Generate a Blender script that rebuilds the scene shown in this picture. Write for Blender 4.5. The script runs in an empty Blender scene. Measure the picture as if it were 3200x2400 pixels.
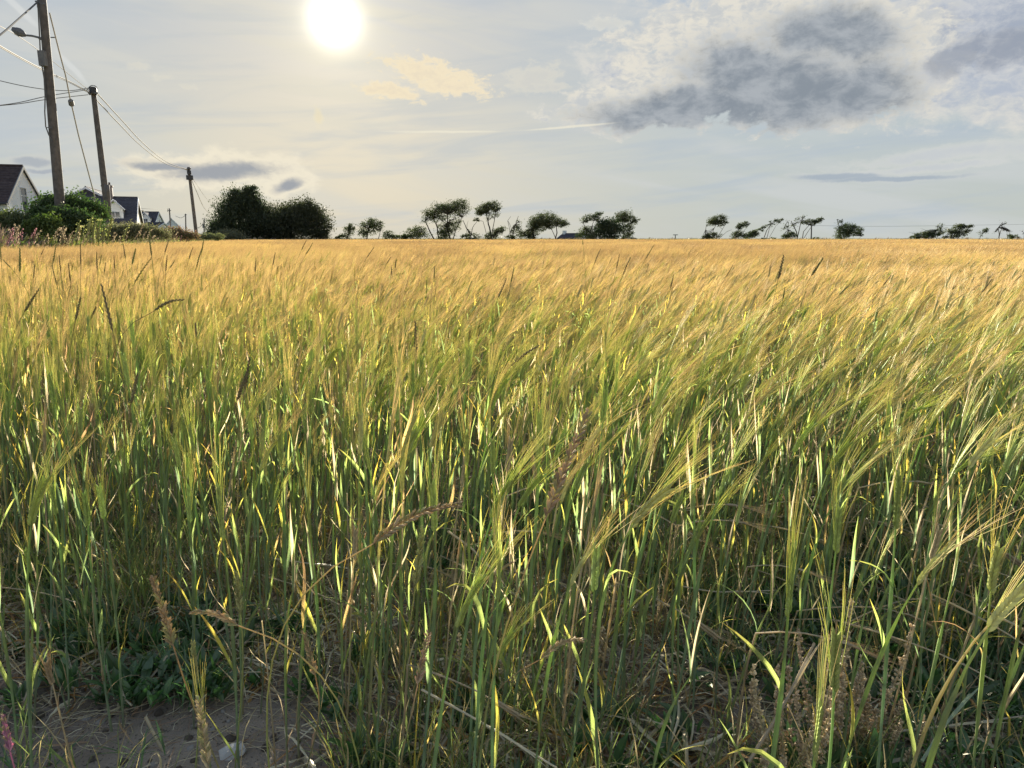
import bpy, math, random
import numpy as np
from mathutils import Vector, Matrix
R = math.radians
scene = bpy.context.scene
COL = scene.collection
rnd = random.Random(7)
nr = np.random.default_rng(7)

# ---------------------------------------------------------------- camera
CAMH = 1.0
EXPO = 2.05
F = 2218.0
PITCH = math.atan((1200 - 744) / F)
cam_d = bpy.data.cameras.new("camera")
cam_d.sensor_fit = 'HORIZONTAL'; cam_d.sensor_width = 36.0
cam_d.lens = 36.0 * F / 3200.0
cam_d.clip_start = 0.02; cam_d.clip_end = 3000
cam = bpy.data.objects.new("camera", cam_d)
cam.location = (0, 0, CAMH)
cam.rotation_euler = (R(90) - PITCH, 0, 0)
COL.objects.link(cam); scene.camera = cam

def ray(px, py):
    a = (px - 1600) / F; b = (1200 - py) / F
    return Vector((a, math.cos(PITCH) + b * math.sin(PITCH), -math.sin(PITCH) + b * math.cos(PITCH)))
def at(px, py, d):
    "point at depth d (metres along +Y) on the sight line through a photo pixel"
    r = ray(px, py)
    return Vector((0, 0, CAMH)) + r * (d / r.y)
def azel(px, py):
    r = ray(px, py).normalized()
    return math.atan2(r.x, r.y), math.asin(r.z)

# ---------------------------------------------------------------- world
SUN_DIR = ray(1045, 62).normalized()
SUN_EL = math.asin(SUN_DIR.z); SUN_AZ = math.atan2(SUN_DIR.x, SUN_DIR.y)
def srgb(r, g, b, a=1.0):
    f = lambda c: (c / 255 / 12.92) if c / 255 <= 0.04045 else ((c / 255 + 0.055) / 1.055) ** 2.4
    return (f(r), f(g), f(b), a)

world = bpy.data.worlds.new("World"); scene.world = world; world.use_nodes = True
wt = world.node_tree; wt.nodes.clear()
class G:
    "tiny helper to write shader maths"
    def __init__(s, tree): s.t = tree
    def n(s, typ, **kw):
        nd = s.t.nodes.new(typ)
        for k, v in kw.items(): setattr(nd, k, v)
        return nd
    def put(s, sock, v):
        if hasattr(v, 'is_output') or isinstance(v, bpy.types.NodeSocket): s.t.links.new(v, sock)
        else: sock.default_value = v
    def m(s, op, a, b=0.0, c=0.0, clamp=False):
        nd = s.n('ShaderNodeMath', operation=op); nd.use_clamp = clamp
        s.put(nd.inputs[0], a); s.put(nd.inputs[1], b); s.put(nd.inputs[2], c)
        return nd.outputs[0]
    def add(s, a, b): return s.m('ADD', a, b)
    def sub(s, a, b): return s.m('SUBTRACT', a, b)
    def mul(s, a, b): return s.m('MULTIPLY', a, b)
    def smooth(s, x, lo, hi):
        nd = s.n('ShaderNodeMapRange', interpolation_type='SMOOTHSTEP')
        s.put(nd.inputs[0], x); nd.inputs[1].default_value = lo; nd.inputs[2].default_value = hi
        nd.inputs[3].default_value = 0; nd.inputs[4].default_value = 1
        return nd.outputs[0]
    def mix(s, f, a, b, typ='MIX'):
        nd = s.n('ShaderNodeMix', data_type='RGBA', blend_type=typ)
        s.put(nd.inputs[0], f); s.put(nd.inputs[6], a); s.put(nd.inputs[7], b)
        return nd.outputs[2]
    def ramp(s, f, stops, interp='LINEAR'):
        nd = s.n('ShaderNodeValToRGB'); cr = nd.color_ramp; cr.interpolation = interp
        while len(cr.elements) < len(stops): cr.elements.new(0.5)
        for e, (p, c) in zip(cr.elements, stops): e.position = p; e.color = c
        s.put(nd.inputs[0], f); return nd.outputs[0]
    def noise(s, vec, scale, detail=4, rough=0.55, dist=0.0, out=0):
        nd = s.n('ShaderNodeTexNoise'); s.put(nd.inputs['Vector'], vec)
        nd.inputs['Scale'].default_value = scale; nd.inputs['Detail'].default_value = detail
        nd.inputs['Roughness'].default_value = rough; nd.inputs['Distortion'].default_value = dist
        return nd.outputs[out]
    def xyz(s, x, y, z=0.0):
        nd = s.n('ShaderNodeCombineXYZ'); s.put(nd.inputs[0], x); s.put(nd.inputs[1], y); s.put(nd.inputs[2], z)
        return nd.outputs[0]

g = G(wt)
tc = g.n('ShaderNodeTexCoord')
nrm = g.n('ShaderNodeVectorMath', operation='NORMALIZE'); wt.links.new(tc.outputs['Generated'], nrm.inputs[0])
sep = g.n('ShaderNodeSeparateXYZ'); wt.links.new(nrm.outputs[0], sep.inputs[0])
X, Y, Z = sep.outputs
EL = g.mul(g.m('ARCSINE', Z), 180 / math.pi)           # degrees above the horizon
AZ = g.mul(g.m('ARCTAN2', X, Y), 180 / math.pi)
dotn = g.n('ShaderNodeVectorMath', operation='DOT_PRODUCT'); wt.links.new(nrm.outputs[0], dotn.inputs[0]); dotn.inputs[1].default_value = SUN_DIR
ANG = g.mul(g.m('ARCCOSINE', g.m('MINIMUM', dotn.outputs['Value'], 1.0)), 180 / math.pi)   # degrees from the sun

sky = g.n('ShaderNodeTexSky', sky_type='NISHITA')
sky.sun_disc = False; sky.sun_elevation = SUN_EL; sky.sun_rotation = SUN_AZ
sky.air_density = 1.0; sky.dust_density = 2.0; sky.ozone_density = 1.0; sky.altitude = 10
nish = g.mix(1.0, sky.outputs[0], (0.055, 0.055, 0.055, 1), 'MULTIPLY')

el01 = g.mul(g.m('MAXIMUM', EL, 0.0), 1 / 90)
cool = g.ramp(el01, [(0.0, srgb(197, 203, 197)), (0.08, srgb(191, 201, 204)), (0.2, srgb(174, 190, 209)), (0.36, srgb(142, 168, 204)), (1.0, srgb(112, 146, 190))])
warm = g.ramp(el01, [(0.0, srgb(214, 206, 182)), (0.08, srgb(214, 208, 190)), (0.2, srgb(186, 193, 201)), (0.36, srgb(150, 171, 203)), (1.0, srgb(112, 146, 190))])
wsun = g.m('EXPONENT', g.mul(g.m('POWER', g.mul(ANG, 1 / 18.0), 2.0), -1.0))
veil = g.mix(wsun, cool, warm)
base = g.mix(0.95, nish, veil)
# thin high streaks
strv = g.xyz(g.mul(AZ, 0.035), g.mul(g.add(EL, g.mul(AZ, 0.16)), 0.30))
st = g.noise(strv, 1.6, 5, 0.5, 0.6)
st2 = g.noise(g.xyz(g.mul(AZ, 0.05), g.mul(g.sub(EL, g.mul(AZ, 0.10)), 0.42), 3.0), 1.5, 5, 0.55, 0.4)
base = g.mix(g.mul(g.smooth(st, 0.42, 0.68), 0.62), base, g.mix(wsun, srgb(206, 210, 211), srgb(220, 215, 198)))
base = g.mix(g.mul(g.smooth(st2, 0.46, 0.72), 0.55), base, g.mix(wsun, srgb(176, 190, 204), srgb(196, 200, 200)))
# aureole of the sun
a1 = g.mul(g.m('EXPONENT', g.mul(g.m('POWER', g.mul(ANG, 1 / 1.35), 2.0), -1.0)), 2.0)
a2 = g.mul(g.m('EXPONENT', g.mul(ANG, -1 / 2.5)), 0.42)
a3 = g.mul(g.m('EXPONENT', g.mul(ANG, -1 / 8.0)), 0.035)
def scaled(f, c):
    nd = g.n('ShaderNodeVectorMath', operation='SCALE'); nd.inputs[0].default_value = c[:3]; g.put(nd.inputs['Scale'], f); return nd.outputs[0]
for f, c in ((a1, (1, .95, .78)), (a2, (1, .86, .50)), (a3, (1, .92, .74))):
    base = g.mix(1.0, base, scaled(f, c), 'ADD')

# clouds: soft ellipses in (azimuth, elevation) broken up with noise
wv = g.xyz(AZ, EL)
w1 = g.noise(wv, 0.22, 7, 0.6, 0.0, 1)
wsep = g.n('ShaderNodeSeparateColor'); wt.links.new(w1, wsep.inputs[0])
warpx = g.mul(g.sub(wsep.outputs[0], 0.5), 5.0); warpy = g.mul(g.sub(wsep.outputs[1], 0.5), 3.6)
AZw = g.add(AZ, warpx); ELw = g.add(EL, warpy)
fb = g.noise(g.xyz(AZ, g.mul(EL, 1.6)), 0.40, 10, 0.64, 0.3)
fine = g.noise(g.xyz(AZ, g.mul(EL, 1.7), 9.0), 0.95, 9, 0.66, 0.4)
def ellipse(px, py, rx, ry, rot=0, warp=1.0):
    a, e = azel(px, py); a = math.degrees(a); e = math.degrees(e)
    sx = rx * math.degrees(1 / F) * math.cos(math.radians(abs(a))) ** 2 * .80
    sy = ry * math.degrees(1 / F) * math.cos(math.radians(a)) * .80
    u = g.sub(g.add(AZ, g.mul(warpx, warp)) if warp != 1 else AZw, a); v = g.sub(g.add(EL, g.mul(warpy, warp)) if warp != 1 else ELw, e)
    c, s = math.cos(R(rot)), math.sin(R(rot))
    uu = g.mul(g.add(g.mul(u, c), g.mul(v, s)), 1 / sx); vv = g.mul(g.sub(g.mul(v, c), g.mul(u, s)), 1 / sy)
    return g.m('EXPONENT', g.mul(g.add(g.mul(uu, uu), g.mul(vv, vv)), -0.8))
def union(lst):
    r = lst[0]
    for x in lst[1:]: r = g.m('SMOOTH_MAX', r, x, 0.2)
    return r
def cloud(base, shape, edge, core, amp=1.0, lo=0.30, hi=0.62, clo=0.45, chi=1.05, opac=0.95, nz=None, coremask=None, camp=0.9):
    nz = fb if nz is None else nz
    d = g.mul(g.smooth(g.add(shape, g.mul(g.mul(g.sub(nz, 0.5), amp), g.smooth(shape, 0.0, 0.25))), lo, hi), opac)
    cf = g.smooth(g.add(shape if coremask is None else coremask, g.mul(g.sub(fine, 0.5), camp)), clo, chi)
    return g.mix(d, base, g.mix(cf, edge, core))
LIT = g.mix(g.smooth(fine, .35, .65), srgb(200, 203, 204), srgb(232, 227, 214))
# broad thin cloud across the top right
base = cloud(base, union([ellipse(2950, 90, 560, 210, 0), ellipse(3100, 270, 430, 130, -10), ellipse(2350, 110, 420, 110, -14), ellipse(1980, 230, 200, 70, -20)]),
             srgb(224, 221, 213), srgb(180, 188, 202), amp=1.7, lo=0.2, hi=0.75, clo=0.4, chi=1.2, opac=0.85, camp=1.6)
base = cloud(base, union([ellipse(3230, 100, 330, 170, 0), ellipse(2930, 110, 200, 90, 0)]), srgb(200, 204, 211), srgb(160, 170, 187), amp=1.6, lo=0.25, hi=0.8, clo=0.3, chi=1.0, opac=0.8, camp=1.6)
# the big grey cumulus
big = union([ellipse(2110, 308, 430, 88, 3), ellipse(2330, 205, 440, 180, -12), ellipse(2660, 215, 320, 180, 0), ellipse(2560, 100, 460, 120, -10), ellipse(1990, 340, 230, 42, 0)])
bigcore = union([ellipse(2190, 345, 420, 68, 0), ellipse(2420, 265, 320, 130, -12), ellipse(2670, 275, 220, 105, 0), ellipse(2600, 110, 230, 80, -8), ellipse(2330, 200, 180, 66, -20)])
base = cloud(base, big, LIT, g.mix(g.smooth(fb, .36, .66), srgb(138, 147, 157), srgb(172, 178, 184)), amp=1.25, lo=0.27, hi=0.46, clo=0.14, chi=0.80, opac=0.98, coremask=bigcore, camp=.85)
base = cloud(base, union([ellipse(3010, 160, 150, 60, 20), ellipse(3170, 150, 120, 80, 0)]), srgb(196, 199, 204), srgb(150, 158, 172), amp=1.6, lo=0.3, hi=0.75, clo=.3, chi=.9, opac=0.75)
# small sunlit cloud and its faint neighbours
base = cloud(base, union([ellipse(1360, 232, 185, 56, -14, .5), ellipse(1215, 282, 110, 30, -10, .5)]), srgb(250, 234, 200), srgb(236, 222, 196), amp=2.0, lo=0.28, hi=0.75, clo=.4, chi=1.3, opac=0.92, nz=fine, camp=2.2)
base = cloud(base, union([ellipse(1670, 240, 120, 50, 10, .5), ellipse(1690, 268, 130, 18, 0, .5)]), srgb(232, 226, 208), srgb(214, 212, 204), amp=1.6, lo=0.35, hi=0.9, opac=0.7, nz=fine, camp=1.6)
base = cloud(base, ellipse(1900, 72, 100, 22, -5, .4), srgb(228, 226, 216), srgb(214, 214, 208), amp=1.6, lo=0.4, hi=0.9, opac=0.8, nz=fine)
base = cloud(base, union([ellipse(1200, 388, 100, 16, 3, .4), ellipse(420, 205, 55, 16, 12, .4), ellipse(505, 237, 45, 13, 8, .4), ellipse(575, 260, 40, 11, 0, .4)]), srgb(228, 224, 208), srgb(222, 218, 204), amp=2.0, lo=0.35, hi=1.0, opac=0.6, nz=fine)
base = cloud(base, ellipse(995, 360, 22, 40, 0, .2), srgb(244, 232, 196), srgb(240, 226, 190), amp=1.2, lo=0.35, hi=0.9, opac=0.6, nz=fine)
# dark bars low on the left, light rims
low = union([ellipse(690, 535, 260, 42, 5, .35), ellipse(500, 517, 160, 20, 0, .35), ellipse(905, 578, 75, 30, 14, .35)])
base = cloud(base, union([ellipse(690, 532, 330, 62, 4, .35), ellipse(905, 575, 110, 46, 12, .35)]), srgb(244, 235, 212), srgb(242, 233, 210), amp=1.4, lo=0.22, hi=0.6, opac=0.85)
base = cloud(base, low, srgb(226, 219, 202), srgb(158, 163, 170), amp=1.5, lo=0.30, hi=0.62, clo=0.42, chi=0.95, opac=0.95, camp=.5)
base = cloud(base, union([ellipse(105, 510, 110, 20, 2, .35), ellipse(140, 536, 90, 11, 0, .35)]), srgb(206, 207, 203), srgb(168, 175, 184), amp=1.0, lo=0.3, hi=0.75, clo=0.4, chi=0.9, opac=0.8, camp=.5)
# thin lens bars on the right
base = cloud(base, union([ellipse(2950, 478, 420, 30, 6, .3), ellipse(2900, 520, 360, 18, 4, .3), ellipse(3250, 445, 240, 40, 8, .3)]), srgb(220, 220, 214), srgb(202, 206, 210), amp=1.0, lo=0.25, hi=0.9, opac=0.7, nz=fine)
base = cloud(base, union([ellipse(2780, 556, 380, 13, 1, .25), ellipse(2620, 552, 220, 16, 0, .25)]), srgb(206, 209, 209), srgb(166, 178, 190), amp=0.9, lo=0.3, hi=0.8, clo=0.4, chi=0.9, opac=0.85, camp=.5)
# a vapour trail across the middle and a faint one top left
base = cloud(base, union([ellipse(1390, 412, 240, 5, 1, .06), ellipse(1780, 396, 190, 5, 4, .06)]), srgb(236, 231, 212), srgb(240, 234, 214), amp=0.5, lo=0.3, hi=0.9, opac=0.7)
base = cloud(base, union([ellipse(60, 30, 110, 14, -42, .15), ellipse(225, 215, 90, 13, -52, .15)]), srgb(222, 224, 222), srgb(224, 226, 224), amp=0.5, lo=0.3, hi=0.9, opac=0.55)
# below the horizon: plain dull land colour, never seen
base = g.mix(g.smooth(EL, -3.0, -0.3), (0.10, 0.09, 0.05, 1), base)
bg = g.n('ShaderNodeBackground'); g.put(bg.inputs[0], base); bg.inputs[1].default_value = 2 ** -EXPO
out = g.n('ShaderNodeOutputWorld'); wt.links.new(bg.outputs[0], out.inputs[0])
world.cycles.sampling_method = 'MANUAL'; world.cycles.sample_map_resolution = 512

# ---------------------------------------------------------------- sun
sd = bpy.data.lights.new("sun", 'SUN'); sd.energy = 5.0; sd.angle = R(0.6); sd.color = (1.0, 0.92, 0.76)
so = bpy.data.objects.new("sun", sd); COL.objects.link(so)
so.rotation_euler = SUN_DIR.to_track_quat('Z', 'Y').to_euler(); so.location = (-20, 20, 30)

vs = scene.view_settings
vs.view_transform = 'Standard'; vs.look = 'None'; vs.exposure = EXPO; vs.gamma = 1.0; vs.use_curve_mapping = False
scene.render.engine = 'CYCLES'
cy = scene.cycles
cy.max_bounces = 6; cy.diffuse_bounces = 3; cy.glossy_bounces = 1; cy.transmission_bounces = 3; cy.transparent_max_bounces = 4
cy.caustics_reflective = False; cy.caustics_refractive = False
cy.use_denoising = True; cy.denoiser = 'OPENIMAGEDENOISE'; cy.sample_clamp_indirect = 4.0
cy.use_adaptive_sampling = False
scene.render.filter_size = 1.1
try: cy.denoising_prefilter = 'NONE'
except Exception: pass

# ---------------------------------------------------------------- mesh helpers
class MB:
    "collects vertices, faces and a colour per vertex"
    def __init__(s): s.v = []; s.f = []; s.c = []; s.n = 0
    def raw(s, v, f, c):
        v = np.asarray(v, float).reshape(-1, 3); c = np.asarray(c, float)
        if c.ndim == 1: c = np.tile(c, (len(v), 1))
        s.v.append(v); s.c.append(c)
        for q in f: s.f.append(tuple(int(i) + s.n for i in q))
        s.n += len(v)
    def tube(s, pts, rad, col, k=5, cap=True):
        pts = np.asarray(pts, float); n = len(pts)
        rad = np.broadcast_to(np.asarray(rad, float), (n,))
        col = np.asarray(col, float)
        if col.ndim == 1: col = np.tile(col, (n, 1))
        t = np.gradient(pts, axis=0); t /= np.linalg.norm(t, axis=1)[:, None] + 1e-12
        ref = np.array([1.0, 0, 0]) if abs(t[0][0]) < 0.8 else np.array([0, 1.0, 0])
        u = np.cross(t, ref); u /= np.linalg.norm(u, axis=1)[:, None] + 1e-12
        w = np.cross(t, u)
        a = np.arange(k) * 2 * math.pi / k
        ring = (np.cos(a)[None, :, None] * u[:, None, :] + np.sin(a)[None, :, None] * w[:, None, :]) * rad[:, None, None] + pts[:, None, :]
        f = []
        for i in range(n - 1):
            for j in range(k):
                j2 = (j + 1) % k
                f.append((i * k + j, i * k + j2, (i + 1) * k + j2, (i + 1) * k + j))
        if cap:
            f.append(tuple(range(k))[::-1]); f.append(tuple((n - 1) * k + j for j in range(k)))
        s.raw(ring.reshape(-1, 3), f, np.repeat(col, k, axis=0))
    def ribbon(s, pts, wid, side, col, keel=0.0):
        "blade: two halves folded along a mid rib"
        pts = np.asarray(pts, float); n = len(pts); wid = np.asarray(wid, float)
        side = np.asarray(side, float)
        if side.ndim == 1: side = np.tile(side, (n, 1))
        col = np.asarray(col, float)
        if col.ndim == 1: col = np.tile(col, (n, 1))
        t = np.gradient(pts, axis=0); t /= np.linalg.norm(t, axis=1)[:, None] + 1e-12
        nrm = np.cross(t, side)
        L = pts - side * wid[:, None] / 2 + nrm * (wid * keel)[:, None]
        Rr = pts + side * wid[:, None] / 2 + nrm * (wid * keel)[:, None]
        v = np.stack([L, pts, Rr], 1).reshape(-1, 3); f = []
        for i in range(n - 1):
            for j in (0, 1): f.append((i * 3 + j, i * 3 + j + 1, i * 3 + j + 4, i * 3 + j + 3))
        s.raw(v, f, np.repeat(col, 3, axis=0))
    def box(s, cx, cy_, cz, sx, sy, sz, col=(1, 1, 1, 1), M=None):
        v = np.array([(x, y, z) for x in (-.5, .5) for y in (-.5, .5) for z in (-.5, .5)]) * (sx, sy, sz) + (cx, cy_, cz)
        if M is not None: v = np.array([tuple(M @ Vector(p)) for p in v])
        s.raw(v, [(0, 1, 3, 2), (4, 6, 7, 5), (0, 4, 5, 1), (2, 3, 7, 6), (0, 2, 6, 4), (1, 5, 7, 3)], col)
    def blob(s, c, ax, rl, rw, col, k=5, rw2=None):
        "spindle along axis ax"
        ax = np.asarray(ax, float); ax = ax / np.linalg.norm(ax)
        pts = [np.asarray(c) + ax * rl * q for q in (-1, -.45, .25, .8, 1)]
        s.tube(pts, [rw * .35, rw * .95, rw, rw * .5, rw * .05], col, k, cap=False)
    def leaves(s, P, L, W, D, col):
        "many small folded leaves: P centres, D direction, L W sizes"
        P = np.asarray(P); n = len(P)
        D = D / (np.linalg.norm(D, axis=1)[:, None] + 1e-9)
        rv = nr.normal(size=(n, 3)); S = np.cross(D, rv); S /= np.linalg.norm(S, axis=1)[:, None] + 1e-9
        N = np.cross(D, S)
        L = np.broadcast_to(L, (n,))[:, None]; W = np.broadcast_to(W, (n,))[:, None]
        v = np.stack([P - D * L / 2, P + S * W / 2 + N * W * .15, P + D * L / 2, P - S * W / 2 + N * W * .15], 1).reshape(-1, 3)
        idx = np.arange(n)[:, None] * 4
        f = (idx + np.array([0, 1, 2, 3])).tolist()
        c = np.asarray(col, float)
        if c.ndim == 1: c = np.tile(c, (n, 1))
        s.v.append(v); s.c.append(np.repeat(c, 4, axis=0))
        s.f.extend([tuple(i + s.n for i in q) for q in f]); s.n += len(v)
    def add(s, o, M=None, tint=None):
        "append another MB, optionally transformed"
        v = np.concatenate(o.v); c = np.concatenate(o.c)
        if M is not None:
            A = np.array(M); v = v @ A[:3, :3].T + A[:3, 3]
        if tint is not None: c = c * np.asarray(tint)
        s.v.append(v); s.c.append(c); n0 = s.n
        s.f.extend([tuple(i + n0 for i in q) for q in o.f]); s.n += len(v)
    def mesh(s, name, mat, smooth=False):
        me = bpy.data.meshes.new(name)
        v = np.concatenate(s.v); c = np.concatenate(s.c)
        if c.shape[1] == 3: c = np.hstack([c, np.ones((len(c), 1))])
        me.from_pydata(v.tolist(), [], s.f)
        at_ = me.color_attributes.new("col", 'FLOAT_COLOR', 'POINT')
        at_.data.foreach_set('color', c.astype(np.float32).ravel())
        for m_ in (mat if isinstance(mat, (list, tuple)) else [mat]): me.materials.append(m_)
        if smooth: me.polygons.foreach_set('use_smooth', [True] * len(me.polygons))
        me.update(); return me
    def build(s, name, mat, parent=None, smooth=False):
        o = bpy.data.objects.new(name, s.mesh(name, mat, smooth)); COL.objects.link(o)
        if parent is not None: o.parent = parent
        return o

def tag(o, label=None, cat=None, group=None, kind=None):
    if label: o['label'] = label
    if cat: o['category'] = cat
    if group: o['group'] = group
    if kind: o['kind'] = kind
    return o
def thing(name, label, cat, loc=(0, 0, 0), rz=0.0, group=None):
    o = bpy.data.objects.new(name, None); COL.objects.link(o); o.location = loc; o.rotation_euler = (0, 0, rz)
    o.empty_display_size = 0.1
    return tag(o, label, cat, group)

# ---------------------------------------------------------------- materials
def newmat(name):
    m_ = bpy.data.materials.new(name); m_.use_nodes = True; m_.node_tree.nodes.clear()
    return m_, G(m_.node_tree)
def plant_mat(name, trans=0.5, gloss=0.06, rough=0.45, jitter=0.35, tsat=1.25):
    "leafy matter: colour from the mesh, small hue changes, thin enough to let light through"
    m_, q = newmat(name)
    a = q.n('ShaderNodeAttribute', attribute_name='col')
    oi = q.n('ShaderNodeObjectInfo')
    geo = q.n('ShaderNodeNewGeometry')
    tcn = q.n('ShaderNodeTexCoord')
    nz = q.noise(tcn.outputs['Object'], 60, 3)
    v = q.add(q.add(1 - jitter / 2, q.mul(oi.outputs['Random'], jitter)), q.mul(q.sub(nz, 0.5), 0.5))
    hs = q.n('ShaderNodeHueSaturation'); q.put(hs.inputs['Color'], a.outputs['Color']); q.put(hs.inputs['Value'], v)
    q.put(hs.inputs['Hue'], q.add(0.5, q.mul(q.sub(oi.outputs['Random'], 0.5), 0.018)))
    hs2 = q.n('ShaderNodeHueSaturation'); q.put(hs2.inputs['Color'], hs.outputs[0]); hs2.inputs['Saturation'].default_value = tsat; hs2.inputs['Value'].default_value = 1.25
    d = q.n('ShaderNodeBsdfDiffuse'); q.put(d.inputs[0], hs.outputs[0])
    t = q.n('ShaderNodeBsdfTranslucent'); q.put(t.inputs[0], hs2.outputs[0])
    mx = q.n('ShaderNodeMixShader'); mx.inputs[0].default_value = trans
    q.t.links.new(d.outputs[0], mx.inputs[1]); q.t.links.new(t.outputs[0], mx.inputs[2])
    gl = q.n('ShaderNodeBsdfGlossy'); gl.inputs['Roughness'].default_value = rough; gl.inputs[0].default_value = (1, .95, .85, 1)
    mg = q.n('ShaderNodeMixShader'); mg.inputs[0].default_value = gloss
    q.t.links.new(mx.outputs[0], mg.inputs[1]); q.t.links.new(gl.outputs[0], mg.inputs[2])
    o = q.n('ShaderNodeOutputMaterial'); q.t.links.new(mg.outputs[0], o.inputs[0])
    return m_
def surf_mat(name, c1, c2=None, scale=8, rough=0.8, bump=0.0, bscale=40, metallic=0.0, spec=0.3, attr=False):
    m_, q = newmat(name)
    tcn = q.n('ShaderNodeTexCoord')
    nz = q.noise(tcn.outputs['Object'], scale, 6, 0.6)
    col = q.mix(q.smooth(nz, 0.3, 0.7), tuple(c1) + (1,), tuple(c2 or c1) + (1,))
    if attr:
        a = q.n('ShaderNodeAttribute', attribute_name='col'); col = q.mix(1.0, col, a.outputs['Color'], 'MULTIPLY')
    p = q.n('ShaderNodeBsdfPrincipled'); q.put(p.inputs['Base Color'], col)
    p.inputs['Roughness'].default_value = rough; p.inputs['Metallic'].default_value = metallic
    p.inputs['Specular IOR Level'].default_value = spec
    if bump:
        b = q.n('ShaderNodeBump'); b.inputs['Strength'].default_value = bump; b.inputs['Distance'].default_value = 0.02
        q.put(b.inputs['Height'], q.noise(tcn.outputs['Object'], bscale, 6, 0.6)); q.t.links.new(b.outputs[0], p.inputs['Normal'])
    o = q.n('ShaderNodeOutputMaterial'); q.t.links.new(p.outputs[0], o.inputs[0])
    return m_
M_LEAF = plant_mat("barley_leaf", trans=0.6, gloss=0.02, tsat=1.05)
M_STEM = plant_mat("barley_stem", trans=0.42, gloss=0.05, rough=0.5, tsat=1.2)
M_AWN = plant_mat("barley_awn", trans=0.5, gloss=0.03, rough=0.55, tsat=0.98)
M_STRAW = plant_mat("dry_straw", trans=0.25, gloss=0.06, rough=0.4)
M_WEED = plant_mat("weed_leaf", trans=0.4, gloss=0.06)
M_SEED = plant_mat("seed_head", trans=0.25, gloss=0.04, jitter=.3)
M_TREE = plant_mat("tree_leaf", trans=0.25, gloss=0.03, jitter=.2)
M_BARK = surf_mat("bark", (.06, .05, .04), (.10, .085, .07), 3, .9)

# ---------------------------------------------------------------- ground
soil, q = newmat("dry_soil")
tcn = q.n('ShaderNodeTexCoord'); ob = tcn.outputs['Object']
c = q.mix(q.smooth(q.noise(ob, 2.2, 8, .65), .35, .65), (.25, .205, .165, 1), (.37, .305, .245, 1))
c = q.mix(q.mul(q.smooth(q.noise(ob, 55, 5, .7), .45, .7), .6), c, (.36, .30, .24, 1))
c = q.mix(q.mul(q.smooth(q.noise(ob, 130, 3, .6), .58, .66), .7), c, (.045, .04, .038, 1))
p = q.n('ShaderNodeBsdfPrincipled'); q.put(p.inputs['Base Color'], c); p.inputs['Roughness'].default_value = 1; p.inputs['Specular IOR Level'].default_value = 0
b = q.n('ShaderNodeBump'); b.inputs['Strength'].default_value = .9; b.inputs['Distance'].default_value = .012
q.put(b.inputs['Height'], q.add(q.noise(ob, 45, 8, .7), q.mul(q.noise(ob, 220, 4, .6), .5)))
q.t.links.new(b.outputs[0], p.inputs['Normal'])
o_ = q.n('ShaderNodeOutputMaterial'); q.t.links.new(p.outputs[0], o_.inputs[0])

def hground(x, y):
    "soil relief near the camera (metres)"
    return (0.012 * np.sin(x * 7.3 + 1.2 * np.sin(y * 5.1)) * np.cos(y * 6.1 + x * 2.0) + 0.006 * np.sin(x * 23 + y * 9) * np.sin(y * 19 - x * 7)
            + 0.010 * np.sin(x * 2.1 + y * 1.3))
gx = np.linspace(-8, 8, 321); gy = np.linspace(-2, 10, 241)
GX, GY = np.meshgrid(gx, gy)
fade = np.clip(np.minimum.reduce([GX + 8, 8 - GX, GY + 2, 10 - GY]) / 1.0, 0, 1)
GZ = hground(GX, GY) + nr.normal(0, .0022, GX.shape)
GZ = GZ * fade + (1 - fade) * 0.0
v = np.stack([GX, GY, GZ], -1).reshape(-1, 3); W_ = len(gx)
# one sheet: fine grid near the camera, a coarse skirt out to the horizon
f = [(j * W_ + i, j * W_ + i + 1, (j + 1) * W_ + i + 1, (j + 1) * W_ + i) for j in range(len(gy) - 1) for i in range(W_ - 1)]
nb = len(v); ext = [(-1500, -300, 0), (1500, -300, 0), (1500, 2500, 0), (-1500, 2500, 0)]
cor = [0, W_ - 1, (len(gy) - 1) * W_ + W_ - 1, (len(gy) - 1) * W_]
bot = list(range(0, W_)); rgt = [j * W_ + W_ - 1 for j in range(len(gy))]; top = [(len(gy) - 1) * W_ + i for i in range(W_ - 1, -1, -1)]; lef = [j * W_ for j in range(len(gy) - 1, -1, -1)]
for ring_, e1, e2 in ((bot, 0, 1), (rgt, 1, 2), (top, 2, 3), (lef, 3, 0)):
    f.append(tuple([nb + e1, nb + e2] + ring_[::-1]))
m = MB(); m.raw(np.vstack([v, ext]), f, (1, 1, 1, 1))
tag(m.build("ground", soil, smooth=True), "bare brown field soil with clods showing between the stalks", kind='structure')

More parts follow.
